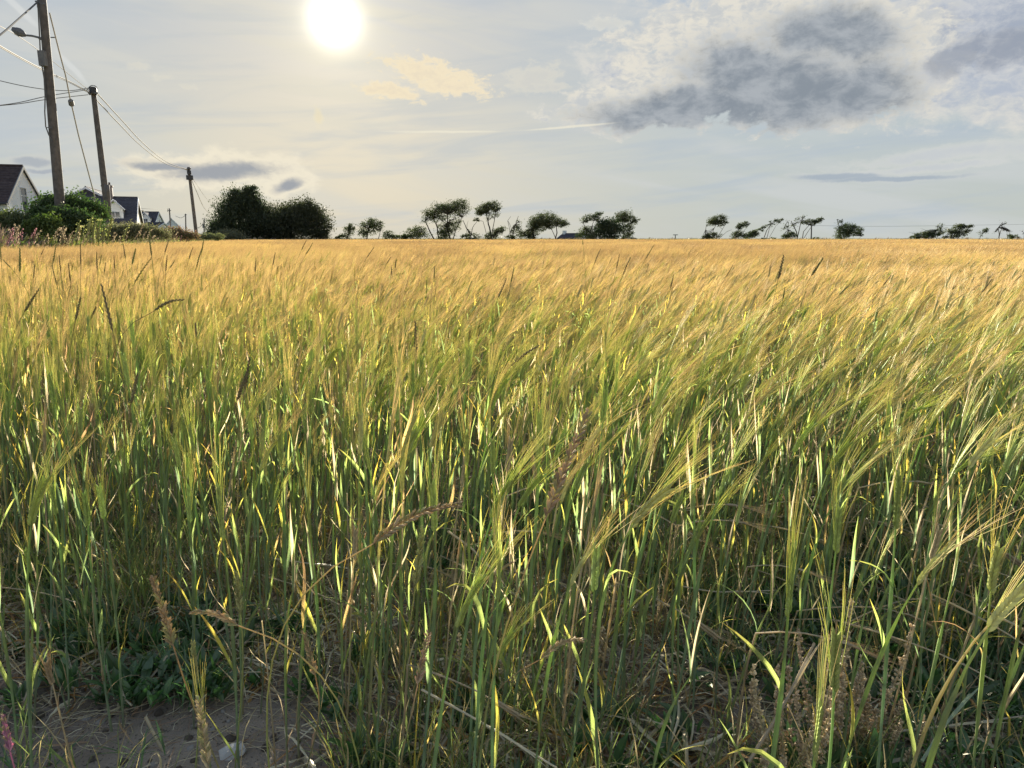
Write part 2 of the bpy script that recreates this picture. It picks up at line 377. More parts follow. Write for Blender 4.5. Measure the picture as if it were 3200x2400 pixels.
# ---------------------------------------------------------------- barley
def C(*rgb): return np.array(rgb + (1,), float)
BLUEG = C(.24, .33, .21); GREEN = C(.23, .31, .11); LIME = C(.37, .44, .13); YEL = C(.70, .54, .10); ORA = C(.50, .27, .08)
STRAW = C(.52, .43, .27); BROWN = C(.21, .13, .075); PALE = C(.62, .55, .39); TAN = C(.67, .53, .31); GOLD = C(.68, .55, .31); PINK = C(.64, .45, .32)
EARG = C(.42, .49, .15); EARY = C(.62, .57, .25)
def lerp(a, b, t): return a * (1 - t) + b * t
def bend_path(rng, n, L, th0, th1, pw=2.5, wob=.05, start=(0, 0, 0), phi=0.0):
    "path whose tilt from vertical grows from th0 to th1 towards +X"
    p = np.array(start, float); pts = [p.copy()]; ds = L / (n - 1)
    wx, wy = rng.uniform(-wob, wob), rng.uniform(-wob, wob)
    for i in range(1, n):
        s = (i - .5) / (n - 1); th = th0 + (th1 - th0) * s ** pw
        d = np.array([math.sin(th) * math.cos(phi) + wx * math.sin(s * 4), math.sin(th) * math.sin(phi) + wy * math.cos(s * 3.3), math.cos(th)])
        p = p + d / np.linalg.norm(d) * ds; pts.append(p.copy())
    return np.array(pts)

def make_stalk(seed, fam, bend):
    """fam: 'green','mixed','gold','dry'; bend 0 upright .. 2 strongly bent. Returns named part meshes."""
    rng = random.Random(seed)
    H = {'green': .56, 'mixed': .58, 'gold': .60, 'dry': .50, 'tiller': .40}[fam] + rng.uniform(-.06, .05)
    th1 = [R(rng.uniform(-4, 10)), R(rng.uniform(10, 24)), R(rng.uniform(20, 38))][bend]
    th0 = R(rng.uniform(-3, 5)); stem = bend_path(rng, 12, H, th0, th1, 4.0, .05)
    cs = {'green': (lerp(BLUEG, STRAW, .3), BLUEG, GREEN), 'mixed': (STRAW * .8, lerp(BLUEG, GREEN, .5), lerp(EARG, GREEN, .4)),
          'tiller': (lerp(STRAW, BLUEG, .4), lerp(BLUEG, LIME, rng.random() * .5), lerp(GREEN, LIME, .6)), 'gold': (STRAW * .8, lerp(GREEN, STRAW, .55), lerp(EARY, STRAW, .4)), 'dry': (STRAW * .75, STRAW * .9, PALE * .9)}[fam]
    parts = []
    if fam == 'dry' and bend > 0:      # broken over at a node
        kk = rng.randint(5, 8); a_ = R(rng.uniform(45, 115)); p0 = stem[kk].copy(); rel = stem[kk:] - p0
        stem[kk:] = p0 + np.stack([rel[:, 0] * math.cos(a_) + rel[:, 2] * math.sin(a_), rel[:, 1], -rel[:, 0] * math.sin(a_) + rel[:, 2] * math.cos(a_)], 1); th1 = min(th1 + a_, 2.2)
    nn = [rng.uniform(.24, .32), rng.uniform(.48, .56), rng.uniform(.72, .84)]
    # stem: three sheathed sections
    mb = MB(); rad = []; col = []; s_ = np.linspace(0, 1, 12)
    r0 = rng.uniform(.0018, .0025)
    for i, s in enumerate(s_):
        r = r0 * (1.15 - .5 * s)
        for a in nn:
            if a - .02 < s < a + .02: r *= 1.35
        if fam != 'dry' and s > nn[2] - .22 and s < nn[2] + .04: r = max(r, .0030)
        rad.append(r); c_ = lerp(cs[0], cs[1], min(1, s * 3)) if s < .33 else lerp(cs[1], cs[2], (s - .33) / .67)
        col.append(c_ * rng.uniform(.85, 1.15))
    mb.tube(stem, rad, col, 5, cap=False); parts.append(('stem', mb, M_STEM))
    # leaves
    for k, a in enumerate(nn + [rng.uniform(.1, .2)]):
        if rng.random() < (.25 if fam != 'dry' else .5): continue
        i = min(10, int(a * 11)); fr = a * 11 - i; base = stem[i] * (1 - fr) + stem[i + 1] * fr
        az = rng.choice([0, math.pi]) + rng.gauss(0, .9)
        L = rng.uniform(.07, .17) * (1.1 if k == 1 else 1); W = rng.uniform(.005, .009)
        th_a = R(rng.uniform(4, 24)); th_b = R(rng.uniform(12, 48)) if rng.random() < .84 else R(rng.uniform(80, 150))
        n = 7; path = bend_path(rng, n, L, th_a, th_b, 1.3, .25, base, az)
        side = np.array([-math.sin(az), math.cos(az), 0]); tw = rng.uniform(-1.2, 1.2)
        t_ = np.gradient(path, axis=0); t_ /= np.linalg.norm(t_, axis=1)[:, None]
        S = []
        for j in range(n):
            a_ = tw * j / n + rng.uniform(-.1, .1); u_ = side; w_ = np.cross(t_[j], u_); v_ = u_ * math.cos(a_) + w_ * math.sin(a_); S.append(v_ / np.linalg.norm(v_))
        pr = rng.random()
        if fam == 'dry' or k == 3 or pr < .16: kc = [BROWN * 1.2, STRAW, STRAW * .9]; W *= .6
        elif pr < .36: kc = [lerp(GREEN, LIME, .6), lerp(LIME, YEL, .7), lerp(YEL, ORA, .7)]
        elif pr < .46: kc = [lerp(YEL, STRAW, .4), lerp(ORA, STRAW, .4), BROWN]
        elif pr < .74: kc = [lerp(GREEN, LIME, .5), LIME, lerp(LIME, YEL, .7)]
        else: kc = [lerp(BLUEG, GREEN, .6), GREEN, LIME]
        cc = [lerp(kc[0], kc[1], j / 3) if j < 3 else lerp(kc[1], kc[2], (j - 3) / 3) for j in range(n)]
        w = W * np.array([.6, .95, 1, .92, .72, .42, .04])
        mb = MB(); mb.ribbon(path, w, S, cc, .22)
        parts.append(('leaf', mb, M_LEAF))
    # ear: two rows of grains on a rachis
    if fam == 'tiller':
        for k in range(2):            # flag leaves closing the tip
            L = rng.uniform(.10, .20); az = rng.uniform(0, 6.28); path = bend_path(rng, 8, L, R(rng.uniform(0, 8)), R(rng.uniform(5, 40)), 1.6, .12, stem[-1] - np.array([0, 0, .01]), az)
            S = np.array([-math.sin(az), math.cos(az), 0]); w = rng.uniform(.004, .007) * np.array([.5, .85, 1, 1, .85, .6, .3, .03]); c0, c1, c2 = [(GREEN, LIME, YEL), (LIME, YEL, ORA), (BLUEG, GREEN, LIME), (STRAW, STRAW, BROWN)][rng.choice([0, 1, 2, 2, 2, 3, 3])]
            mb = MB(); mb.ribbon(path, w, S, [lerp(c0, c1, j / 4) if j < 4 else lerp(c1, c2, (j - 4) / 3.5) for j in range(8)], .22); parts.append(('leaf', mb, M_LEAF))
    elif not (fam == 'dry' and rng.random() < .3):
        EL_ = rng.uniform(.055, .085) * (.8 if fam == 'dry' else 1); n = 11
        th2 = th1 + [R(rng.uniform(-5, 10)), R(rng.uniform(5, 18)), R(rng.uniform(8, 24))][bend]
        ear = bend_path(rng, n, EL_, th1, th2, 1.0, .03, stem[-1])
        tdir = ear[-1] - ear[-2]; tdir /= np.linalg.norm(tdir)
        rowa = rng.uniform(0, math.pi)
        sd_ = np.array([math.cos(rowa), math.sin(rowa), 0]); sd_ -= tdir * sd_.dot(tdir); sd_ /= np.linalg.norm(sd_)
        ec = {'green': lerp(EARG, GREEN, rng.random() * .6), 'mixed': lerp(EARG, EARY, rng.uniform(.1, .9)), 'gold': EARY * rng.uniform(.85, 1.1), 'dry': STRAW * .9}[fam]
        mb = MB(); mb.tube(ear, np.linspace(.0012, .0007, n), ec * .8, 4, cap=False)
        aw = MB()
        for i in range(n):
            t = ear[min(i + 1, n - 1)] - ear[max(i - 1, 0)]; t /= np.linalg.norm(t)
            for sgn in (-1, 1):
                gc = ear[i] + sd_ * sgn * .0032 + t * (.003 if sgn > 0 else 0)
                gd = t + sd_ * sgn * .28
                mb.blob(gc, gd, .0066, .0028 * (1 - .3 * i / n), ec * rng.uniform(.8, 1.2), 4)
                # awn
                if rng.random() < .22: continue
                al = rng.uniform(.085, .135) * (1 - .15 * i / n) * (.7 if fam == 'dry' else 1)
                ad = t + sd_ * sgn * rng.uniform(.05, .24) + np.array([rng.gauss(0, .05) for _ in range(3)])
                ad /= np.linalg.norm(ad)
                droop = np.array([.22, 0, -.05]) * [.2, .5, .7][bend]
                a0 = gc + gd * .005
                pts = [a0 + ad * al * q + droop * al * q * q for q in (0, .35, .7, 1.0)]
                k1 = {'green': lerp(LIME, EARG, .6), 'mixed': lerp(EARG, TAN, rng.uniform(.1, .8)), 'gold': GOLD, 'dry': STRAW}[fam] * rng.uniform(.8, 1.2)
                k2 = {'green': lerp(EARY, PINK, rng.uniform(0, .5)), 'mixed': lerp(lerp(TAN, EARY, .5), PINK, rng.uniform(0, .6)), 'gold': lerp(TAN, PALE, rng.random() * .6), 'dry': lerp(STRAW, BROWN, .3)}[fam] * 1.05
                aw.tube(pts, [.00040, .00036, .00029, .00012], [lerp(k1, k2, q) for q in (0, .35, .7, 1)], 3, cap=False)
        parts.append(('ear', mb, M_SEED)); parts.append(('awns', aw, M_AWN))
    return parts

FAMS = []          # (family, bend, seed)
for fam, bends in (('green', (6, 4, 2)), ('mixed', (5, 6, 5)), ('gold', (3, 4, 5)), ('dry', (2, 3, 2)), ('tiller', (7, 3, 1))):
    for bnd, cnt in enumerate(bends):
        for i in range(cnt): FAMS.append((fam, bnd, len(FAMS) * 17 + 3))
STALKS = [make_stalk(s, fm, b_) for fm, b_, s in FAMS]
def fam_ids(fam, bend): return [i for i, (a, b_, s) in enumerate(FAMS) if a == fam and b_ == bend]

def joined_mesh(name, parts):
    "all parts in one mesh with three material slots (source for the uncountable crop)"
    mats = [M_STEM, M_LEAF, M_SEED, M_AWN]; mb = MB(); mi = []
    for pn, pm, pmat in parts:
        mb.add(pm); mi += [mats.index(pmat)] * len(pm.f)
    me = mb.mesh(name, mats); me.polygons.foreach_set('material_index', mi); me.update(); return me

def scatter(name, sources, pts, rots, scls, idx, label, smooth=False, fallback=None):
    "one object of kind stuff: sources instanced on points by geometry nodes"
    src = bpy.data.collections.new(name + "_sources")
    for i, me in enumerate(sources):
        o = bpy.data.objects.new("%s_source_%03d" % (name, i), me); src.objects.link(o)
    me = bpy.data.meshes.new(name); n = len(pts)
    me.from_pydata([tuple(p) for p in pts], [], [])
    for an, arr in (('rot', rots), ('scl', scls)):
        a = me.attributes.new(an, 'FLOAT_VECTOR', 'POINT'); a.data.foreach_set('vector', np.asarray(arr, np.float32).ravel())
    a = me.attributes.new('idx', 'INT', 'POINT'); a.data.foreach_set('value', np.asarray(idx, np.int32))
    ob_ = bpy.data.objects.new(name, me); COL.objects.link(ob_)
    ng = bpy.data.node_groups.new(name, 'GeometryNodeTree')
    ng.interface.new_socket('Geometry', in_out='INPUT', socket_type='NodeSocketGeometry')
    ng.interface.new_socket('Geometry', in_out='OUTPUT', socket_type='NodeSocketGeometry')
    N = ng.nodes; K = ng.links
    gi = N.new('NodeGroupInput'); go = N.new('NodeGroupOutput'); ip = N.new('GeometryNodeInstanceOnPoints')
    ci = N.new('GeometryNodeCollectionInfo'); ci.inputs['Collection'].default_value = src
    ci.inputs['Separate Children'].default_value = True; ci.inputs['Reset Children'].default_value = True
    def na(nm, dt):
        a_ = N.new('GeometryNodeInputNamedAttribute'); a_.data_type = dt; a_.inputs['Name'].default_value = nm; return a_.outputs[0]
    K.new(gi.outputs[0], ip.inputs['Points']); K.new(ci.outputs[0], ip.inputs['Instance'])
    ip.inputs['Pick Instance'].default_value = True
    K.new(na('idx', 'INT'), ip.inputs['Instance Index'])
    er = N.new('FunctionNodeEulerToRotation'); K.new(na('rot', 'FLOAT_VECTOR'), er.inputs[0]); K.new(er.outputs[0], ip.inputs['Rotation'])
    K.new(na('scl', 'FLOAT_VECTOR'), ip.inputs['Scale'])
    K.new(ip.outputs[0], go.inputs[0])
    md = ob_.modifiers.new('scatter', 'NODES'); md.node_group = ng
    tag(ob_, label, kind='stuff'); return ob_

def sstep(x, a, b):
    t = min(1, max(0, (x - a) / (b - a))); return t * t * (3 - 2 * t)
def vnoise(x, y, s=1.0):
    return (math.sin(x * 2.1 * s + 1.7 * math.sin(y * 1.3 * s)) + math.sin(y * 2.7 * s + 1.1 * math.sin(x * 1.9 * s + 2)) + math.sin((x + y) * 1.37 * s + .5)) / 3
def dens_tiller(x, y):
    u = x / max(y, .1)
    if y < .95 or y > 3.6: return 0
    d_ = 95 + 40 * vnoise(x * 2.3 + 2, y * 2.3, 2)
    if y < 1.2: d_ *= .2
    if u < -.30 and y < 1.5: d_ *= .22
    if u > .28 and y < 1.45: d_ *= .6
    return d_ * (1 - .6 * sstep(y, 2.2, 3.4))
def dens(x, y):
    "stalks per square metre"
    u = x / max(y, .1)
    edge = 1.95 - .35 * sstep(u, -.2, .6) + .12 * vnoise(x, y, 2)
    if y < .66: return 0
    if y < .95: return 14
    base_ = 125 + 60 * vnoise(x * 2, y * 2, 2)
    if y < 1.2: base_ = 50
    if u < -.30 and y < 1.55: base_ *= .35
    base_ *= 1 - .50 * sstep(u, .02, .30) * (1 - sstep(y, 1.5, 1.7))
    return base_ + (225 - base_) * sstep(y, edge - .2, edge + .4)
YMAX = 9.0
pts = []
y = .62
for _ in range(60000):
    y = rnd.uniform(.62, YMAX) if rnd.random() < .9 else rnd.uniform(.62, 2)
    hw = .80 * y + .35
    x = rnd.uniform(-hw, hw)
    pts.append((x, y))
sel = []
# thin by density (area-weighted rejection on a fixed candidate density)
sel = []; y0 = .62; cell = .25
ny = int((YMAX - y0) / cell) + 1
for j in range(ny):
    ya = y0 + j * cell; hw = .80 * (ya + cell) + .6; nx_ = int(2 * hw / cell) + 1
    for i in range(nx_):
        xa = -hw + i * cell; d_ = dens(xa + cell / 2, ya + cell / 2) * cell * cell
        k = int(d_) + (1 if rnd.random() < d_ - int(d_) else 0)
        for _ in range(k): sel.append((xa + rnd.random() * cell, ya + rnd.random() * cell))
        d_ = dens_tiller(xa + cell / 2, ya + cell / 2) * cell * cell; k = int(d_) + (1 if rnd.random() < d_ - int(d_) else 0)
        for _ in range(k): sel.append((xa + rnd.random() * cell, ya + rnd.random() * cell, 1))
sel = [q for q in ((p + (0,))[:3] for p in sel) if abs(q[0]) < .82 * q[1] + .6 and not (q[1] < .95 and (abs(q[0] / q[1]) < .06))]
sel.sort(key=lambda p: p[1] * 1.0 + 0.15 * abs(p[0]))
def pick(x, y, til=0):
    u = x / y + .12 * vnoise(x, y, 1.5); r = rnd.random()
    fg = 1 - sstep(y, 2.0, 5.5)                   # greener at the margin
    ripe = sstep(y, 2.0, 5.5)
    if r < .12 + (.12 if y < 1.7 else 0): fam = 'dry'
    else:
        r = rnd.random()
        fam = 'green' if r < .62 * fg else ('gold' if r > 1 - .75 * ripe - .06 else 'mixed')
    if til and not (r < .10): fam = 'tiller'
    b_ = sstep(u + .25 * (y > 2.2), -.55, .60) * (.55 + .45 * sstep(y, 1.2, 2.2)) + .22 * sstep(y, 2.5, 6)
    r = rnd.random() + rnd.gauss(0, .12)
    bend = 2 if r < b_ * .72 - .12 else (1 if r < b_ * 1.1 + .15 else 0)
    ids = fam_ids(fam, bend)
    s = .97 + rnd.gauss(0, .055) + .03 * vnoise(x, y, 1.2) - (rnd.random() < .12) * .2
    if u < -.2: s -= .04 * (1 - sstep(y, 2, 3.5))
    s = max(.55, s)
    rz = rnd.gauss(0, .38) if bend else rnd.uniform(-1.2, 1.2)
    return rnd.choice(ids), (rnd.gauss(0, .05), rnd.gauss(0, .05) + .02, rz), (s, s, s * rnd.uniform(.95, 1.05))
NTH = 292
near = []; far = []
for x, y, tl in sel: (near if len(near) < NTH and abs(x) < .735 * y + .04 else far).append((x, y, pick(x, y, tl)))
# individual stalks in front
FW = {'green': 'green', 'mixed': 'green and tan', 'gold': 'golden', 'dry': 'dead straw coloured', 'tiller': 'earless green'}
BW = ['upright', 'leaning', 'bowed over']
meshes = {}
def stalk_thing(fid, loc, rot, scl, label, group="barley stalks along the field edge"):
    t = thing('barley_stalk', label, 'barley stalk', loc, 0, group); t.rotation_euler = rot; t.scale = scl
    if fid not in meshes: meshes[fid] = [(pn, pm.mesh(pn, pmat)) for pn, pm, pmat in STALKS[fid]]
    ear = None
    for pn, me in meshes[fid]:
        o = bpy.data.objects.new(pn, me); COL.objects.link(o)
        if pn == 'awns' and ear: o.parent = ear
        else: o.parent = t
        if pn == 'ear': ear = o
        if pn == 'awns': o['kind'] = 'stuff'
    return t
LMK = [(1300, 1640, 'nodding grass spike'), (1770, 1450, 'purple tipped spike'), (720, 2340, 'white stone'), (1520, 2280, 'bright pale straw'), (1530, 1800, 'kinked tan straw'), (2440, 2150, 'brown seeding weeds'), (2950, 2200, 'pale level straw'),
       (510, 1910, 'left leaning brown spike'), (670, 1935, 'level brown spike'), (40, 2280, 'pink flower spike'), (2490, 1750, 'pale seeding weed'), (500, 2320, 'twisted dead stem'), (1760, 2030, 'fluffy drooping spike'), (2200, 1850, 'thick green stalks'), (960, 2050, 'grey stone'),
       (2250, 1300, 'shaded right side of the crop'), (900, 1300, 'pair of ragged dark spikes'), (350, 1000, 'long bent dark spike'), (1640, 1110, 'grey green nodding spike'), (1300, 1050, 'dark upright spike'), (3150, 1500, 'right border'), (30, 1500, 'left border'), (2800, 1500, 'right hand crop wall'), (300, 1450, 'dark left spikes')]
_used = {}
def stalk_label(x, y, bd, fm, s):
    px = 1600 + x / y * F * .98; zc = .45 - CAMH; py = 744 - zc / y * F
    best = sorted(LMK, key=lambda q: (q[0] - px) ** 2 + (q[1] - py) ** 2)
    szs = ['short ', ''] if s < .82 else (['', 'slender '] if s < .95 else (['tall ', ''] if s > 1.02 else ['', 'mid height ']))
    for q in best[:3]:
        side = 'left of' if px < q[0] - 60 else ('right of' if px > q[0] + 60 else ('behind' if py < q[1] else 'in front of'))
        for sz in szs:
            for adv in ('', 'just ') if side[0] != 'i' else ('',):
                lb = f"{sz}{BW[bd]} {FW[fm]} stalk {adv}{side} the {q[2]}"
                if lb not in _used: _used[lb] = 1; return lb
    return f"{szs[0]}{BW[bd]} {FW[fm]} barley stalk near the {best[0][2]}"
def where(x, y):
    u = x / y
    if y < 1.0: return 'standing in front of the others'
    side = 'at the bare soil patch' if (u < -.38 and y < 1.45) else ('by the brown seeding weeds' if (u > .28 and y < 1.45) else ('on the left of the field edge' if u < -.2 else ('on the right of the field edge' if u > .25 else 'in the middle of the field edge')))
    return side
for x, y, (fid, rot, scl) in near:
    fm, bd, _ = FAMS[fid]
    sz = 'short ' if scl[0] < .74 else ('tall ' if scl[0] > .9 else '')
    stalk_thing(fid, (x, y, float(hground(x, y)) - .006), rot, scl, stalk_label(x, y, bd, fm, scl[0]))

# the rest of the crop: stalks to YMAX, then tiles of stalks out to the far hedge
src = [joined_mesh("barley_stalk_mesh", s) for s in STALKS]
P_ = [(x, y, float(hground(x, y)) - .006) for x, y, _ in far]; Rr_ = [p[1] for _, _, p in far]; Sc = [p[2] for _, _, p in far]; Ix = [p[0] for _, _, p in far]
def make_tile(seed, size, count, fat, fams, bends, zlow=.0):
    rng = random.Random(seed); mats = [M_STEM, M_LEAF, M_SEED, M_AWN]; mb = MB(); mi = []
    for _ in range(count):
        fam = rng.choice(fams); bd = rng.choice(bends)
        H = .605 + rng.gauss(0, .042); th1 = [R(rng.uniform(0, 12)), R(rng.uniform(12, 28)), R(rng.uniform(24, 44))][bd]
        x0, y0_ = rng.uniform(-size / 2, size / 2), rng.uniform(-size / 2, size / 2)
        ph = rng.gauss(0, .35)
        st_ = bend_path(rng, 5, H, R(rng.uniform(-3, 6)), th1, 2.6, .05, (x0, y0_, 0), ph)
        cs = {'green': GREEN, 'mixed': lerp(GREEN, STRAW, .45), 'gold': lerp(EARY, STRAW, .6)}[fam] * rng.uniform(.8, 1.2)
        nf = mb.f.__len__(); mb.tube(st_[1:], .0016 * fat, [cs * .8, cs, cs, cs], 3, cap=False); mi += [0] * (len(mb.f) - nf)
        if rng.random() < .5:
            nf = len(mb.f); az = rng.uniform(0, 6.28); lf = bend_path(rng, 4, rng.uniform(.06, .14), .3, 1.1, 1.2, .2, st_[3], az)
            mb.ribbon(lf, np.array([.6, 1, .7, .05]) * .007 * fat, (-math.sin(az), math.cos(az), 0), rng.choice([YEL, LIME, ORA, STRAW]), .2); mi += [1] * (len(mb.f) - nf)
        th2 = th1 + R([4, 12, 16][bd]); ear = bend_path(rng, 4, rng.uniform(.06, .08), th1, th2, 1, .03, st_[-1], ph)
        ec = (EARG if fam == 'green' else lerp(EARY, TAN, rng.uniform(.2, .8)) * .95) * rng.uniform(.8, 1.1)
        nf = len(mb.f); mb.tube(ear, np.array([.5, 1, .9, .3]) * .0042 * math.sqrt(fat), ec, 4, cap=False); mi += [2] * (len(mb.f) - nf)
        t = ear[-1] - ear[-2]; t /= np.linalg.norm(t); nf = len(mb.f)
        for a in range(9):
            b0 = ear[rng.randint(0, 3)]; ad = t + np.array([rng.gauss(0, .10) for _ in range(3)]); al = rng.uniform(.10, .15)
            dr = np.array([.25 * math.cos(ph), .25 * math.sin(ph), -.08]) * bd * .5
            k1 = {'green': EARG, 'mixed': lerp(EARY, TAN, rng.random()), 'gold': GOLD}[fam] * rng.uniform(.72, 1.06); k2 = lerp(TAN, PINK if rng.random() < .35 else PALE, rng.random() * .5) * .95
            mb.tube([b0, b0 + ad * al * .55 + dr * al * .3, b0 + (ad + dr) * al], [.0005 * fat, .0004 * fat, .0001 * fat], [k1, lerp(k1, k2, .5), k2], 3, cap=False)
        mi += [3] * (len(mb.f) - nf)
    me = mb.mesh("barley_tile", mats); me.polygons.foreach_set('material_index', mi); me.update(); return me
def left_edge(y):          # field's left boundary along the verge
    ys = [0, 18, 35, 76, 128]; xs = [-8.5, -13.2, -19.0, -32.5, -52.0]
    return float(np.interp(y, ys, xs))
nS = len(src)
T1 = 1.0
tiles_a = [make_tile(500 + i, T1, 210, 1.15, ['mixed', 'mixed', 'gold', 'green'] if i < 2 else ['gold', 'gold', 'mixed'], [1, 1, 2, 0] if i % 2 else [1, 2, 2]) for i in range(6)]
src += tiles_a
T2 = 3.0
tiles_b = [make_tile(600 + i, T2, 700, 2.9, ['gold', 'gold', 'mixed'], [1, 2, 2]) for i in range(4)]
src += tiles_b
yy = YMAX + T1 / 2 - .1; FAR = 126.0
while yy < 22:
    xx = -.80 * yy - 2
    while xx < .80 * yy + 2:
        if xx > left_edge(yy) + .3:
            P_.append((xx + rnd.gauss(0, .04), yy + rnd.gauss(0, .04), 0)); Rr_.append((0, 0, rnd.gauss(0, .18)))
            s = 1 + .06 * vnoise(xx, yy, .35) + rnd.gauss(0, .02); Sc.append((1, 1, s))
            gi_ = rnd.choice([0, 1]) if rnd.random() > sstep(yy, 6, 11) + .1 * vnoise(xx, yy, .3) else rnd.choice([2, 3, 4, 5]); Ix.append(nS + gi_)
        xx += T1 * .94
    yy += T1 * .94
yy = 22 + T2 / 2 - .6
while yy < FAR:
    xx = -.80 * yy - 4
    while xx < .80 * yy + 4:
        if xx > left_edge(yy) + 1.2:
            P_.append((xx, yy, 0)); Rr_.append((0, 0, rnd.gauss(0, .12))); s = 1 + .06 * vnoise(xx, yy, .11) + rnd.gauss(0, .01)
            Sc.append((1, 1, s)); Ix.append(nS + 6 + rnd.randrange(4))
        xx += T2 * .96
    yy += T2 * .96
scatter("barley_crop", src, P_, Rr_, Sc, Ix, "ripening barley crop with golden awns leaning right, filling the whole field")

# ---------------------------------------------------------------- ground cover under the stalks
def in_view_ground(n, ya, yb, ok=None):
    out_ = []
    while len(out_) < n:
        y = rnd.uniform(ya, yb); x = rnd.uniform(-.8 * y - .2, .8 * y + .2)
        if ok is None or rnd.random() < ok(x, y): out_.append((x, y))
    return out_
def litter(seed):
    r = random.Random(seed); m = MB()
    for _ in range(r.randint(5, 9)):
        x, y = r.gauss(0, .05), r.gauss(0, .05); a = r.uniform(0, 6.28); L = r.uniform(.04, .16)
        n = 6; k = r.uniform(-1.5, 1.5); lift = r.uniform(0, .5)
        pts = []; z = .004 + r.random() * .012
        for i in range(n):
            pts.append((x, y, max(.003, z))); aa = a + k * i / n
            x += math.cos(aa) * L / n; y += math.sin(aa) * L / n; z += L / n * lift * (1 if i < 3 else -1) + r.gauss(0, .002)
        c = r.choice([STRAW, STRAW * .9, PALE, PALE, BROWN * 1.5, ORA * .8, lerp(STRAW, BROWN, .4)])
        if r.random() < .45: m.tube(pts, r.uniform(.0010, .0020), c, 4)
        else: m.ribbon(pts, np.array([.3, .9, 1, .9, .6, .1]) * r.uniform(.004, .009), (math.sin(a), -math.cos(a), r.uniform(-.6, .6)), c, .25)
    return m.mesh("litter", M_STRAW)
def place(n, ya, yb, ok=None, smin=.7, smax=1.3, dz=0.0):
    g_ = in_view_ground(n, ya, yb, ok)
    return ([(x, y, float(hground(x, y)) + dz) for x, y in g_], [(rnd.gauss(0, .1), rnd.gauss(0, .1), rnd.uniform(0, 6.28)) for _ in g_], [(s, s, s) for s in (rnd.uniform(smin, smax) for _ in g_)])
P1, R1, S1 = place(3200, .95, 4.0, lambda x, y: .35 + .65 * sstep(vnoise(x, y, 1.6), -.6, .5) if not (x / y < -.28 and y < 1.42) else .07)
scatter("straw_litter", [litter(900 + i) for i in range(12)], P1, R1, S1, [rnd.randrange(12) for _ in P1], "dead straw and withered leaves lying on the soil between the stalks")
def thin_litter(seed):
    r = random.Random(seed); m = MB()
    for _ in range(14):
        x, y = r.gauss(0, .07), r.gauss(0, .07); a = r.uniform(0, 6.28); L = r.uniform(.03, .13); k = r.uniform(-1.2, 1.2)
        pts = []
        for i in range(4): pts.append((x + math.cos(a + k * i / 4) * L * i / 3, y + math.sin(a + k * i / 4) * L * i / 3, .004 + .01 * r.random()))
        m.tube(pts, r.uniform(.0003, .0008), r.choice([STRAW, PALE, BROWN * 1.5, STRAW * .7]), 3)
    return m.mesh("awn_litter", M_STRAW)
P1, R1, S1 = place(1500, .95, 3.2, lambda x, y: .3 if x / y < -.28 and y < 1.4 else 1)
scatter("fine_litter", [thin_litter(940 + i) for i in range(8)], P1, R1, S1, [rnd.randrange(8) for _ in P1], "fine dead awns and root hairs scattered on the soil")
def pebble(seed, n1=6):
    r = np.random.default_rng(seed); m = MB(); k = 7; v = []; rings = 5
    sx, sy, sz = r.uniform(.7, 1.3), r.uniform(.7, 1.3), r.uniform(.45, .8)
    for i in range(rings):
        th = math.pi * (i + .5) / rings
        for j in range(k):
            rr = 1 + r.normal(0, .13); ph = 2 * math.pi * j / k
            v.append((math.sin(th) * math.cos(ph) * rr * sx, math.sin(th) * math.sin(ph) * rr * sy, math.cos(th) * rr * sz))
    f = [(i * k + j, (i + 1) * k + j, (i + 1) * k + (j + 1) % k, i * k + (j + 1) % k) for i in range(rings - 1) for j in range(k)]
    f.append(tuple(range(k))); f.append(tuple((rings - 1) * k + j for j in range(k))[::-1])
    m.raw(v, f, (1, 1, 1, 1)); return m
M_STONE = surf_mat("stone", (.22, .20, .18), (.38, .35, .32), 30, .85, .4, 60)
M_CLOD = surf_mat("soil_clod", (.16, .13, .10), (.27, .22, .175), 40, .95, .8, 120)
P1, R1, S1 = place(2600, .9, 3.5, None, .003, .010)
scatter("soil_clods", [pebble(i).mesh("clod", [M_CLOD if i < 5 else M_STONE], True) for i in range(7)], P1, R1, [(a * rnd.uniform(.6, 1.6),) * 3 for a, _, _ in S1], [rnd.choice([0, 1, 2, 3, 4, 0, 1, 2, 3, 4, 5, 6]) for _ in P1], "small clods and grit on the bare soil")
WGREEN = C(.09, .17, .06); WDARK = C(.06, .12, .05)
def weed(seed):
    r = random.Random(seed); m = MB(); typ = seed % 3
    for _ in range(r.randint(9, 16)):
        a = r.uniform(0, 6.28); L = r.uniform(.025, .06) * (1.5 if typ == 2 else 1); th = R(r.uniform(25, 80))
        n = 5; b0 = np.array([r.gauss(0, .012), r.gauss(0, .012), r.uniform(0, .03)])
        path = bend_path(r, n, L, th * .6, th, 1, .1, b0, a)
        w = np.array([.25, .8, 1, .7, .1]) * (L * .33 if typ < 2 else .004)
        m.ribbon(path, w, (-math.sin(a), math.cos(a), r.uniform(-.3, .3)), lerp(WGREEN, WDARK, r.random()) * r.uniform(.8, 1.4), .15)
    return m.mesh("weed", M_WEED)
def weedok(x, y):
    if x / y < -.28 and y < 1.33: return .04
    u = x / y; v = sstep(vnoise(x + 3, y + 1, 2.2), -.1, .5)
    return .25 * v + .9 * sstep(u, .15, .5) * (.4 + .6 * v) + .5 * v * (y > 1.6) + (.9 if (abs(u + .58) < .12 and 1.35 < y < 1.8) else 0)
P1, R1, S1 = place(1700, .95, 3.6, weedok, .6, 1.35)
scatter("low_weeds", [weed(i) for i in range(9)], P1, R1, S1, [rnd.randrange(9) for _ in P1], "low dark green weeds creeping over the soil under the barley")
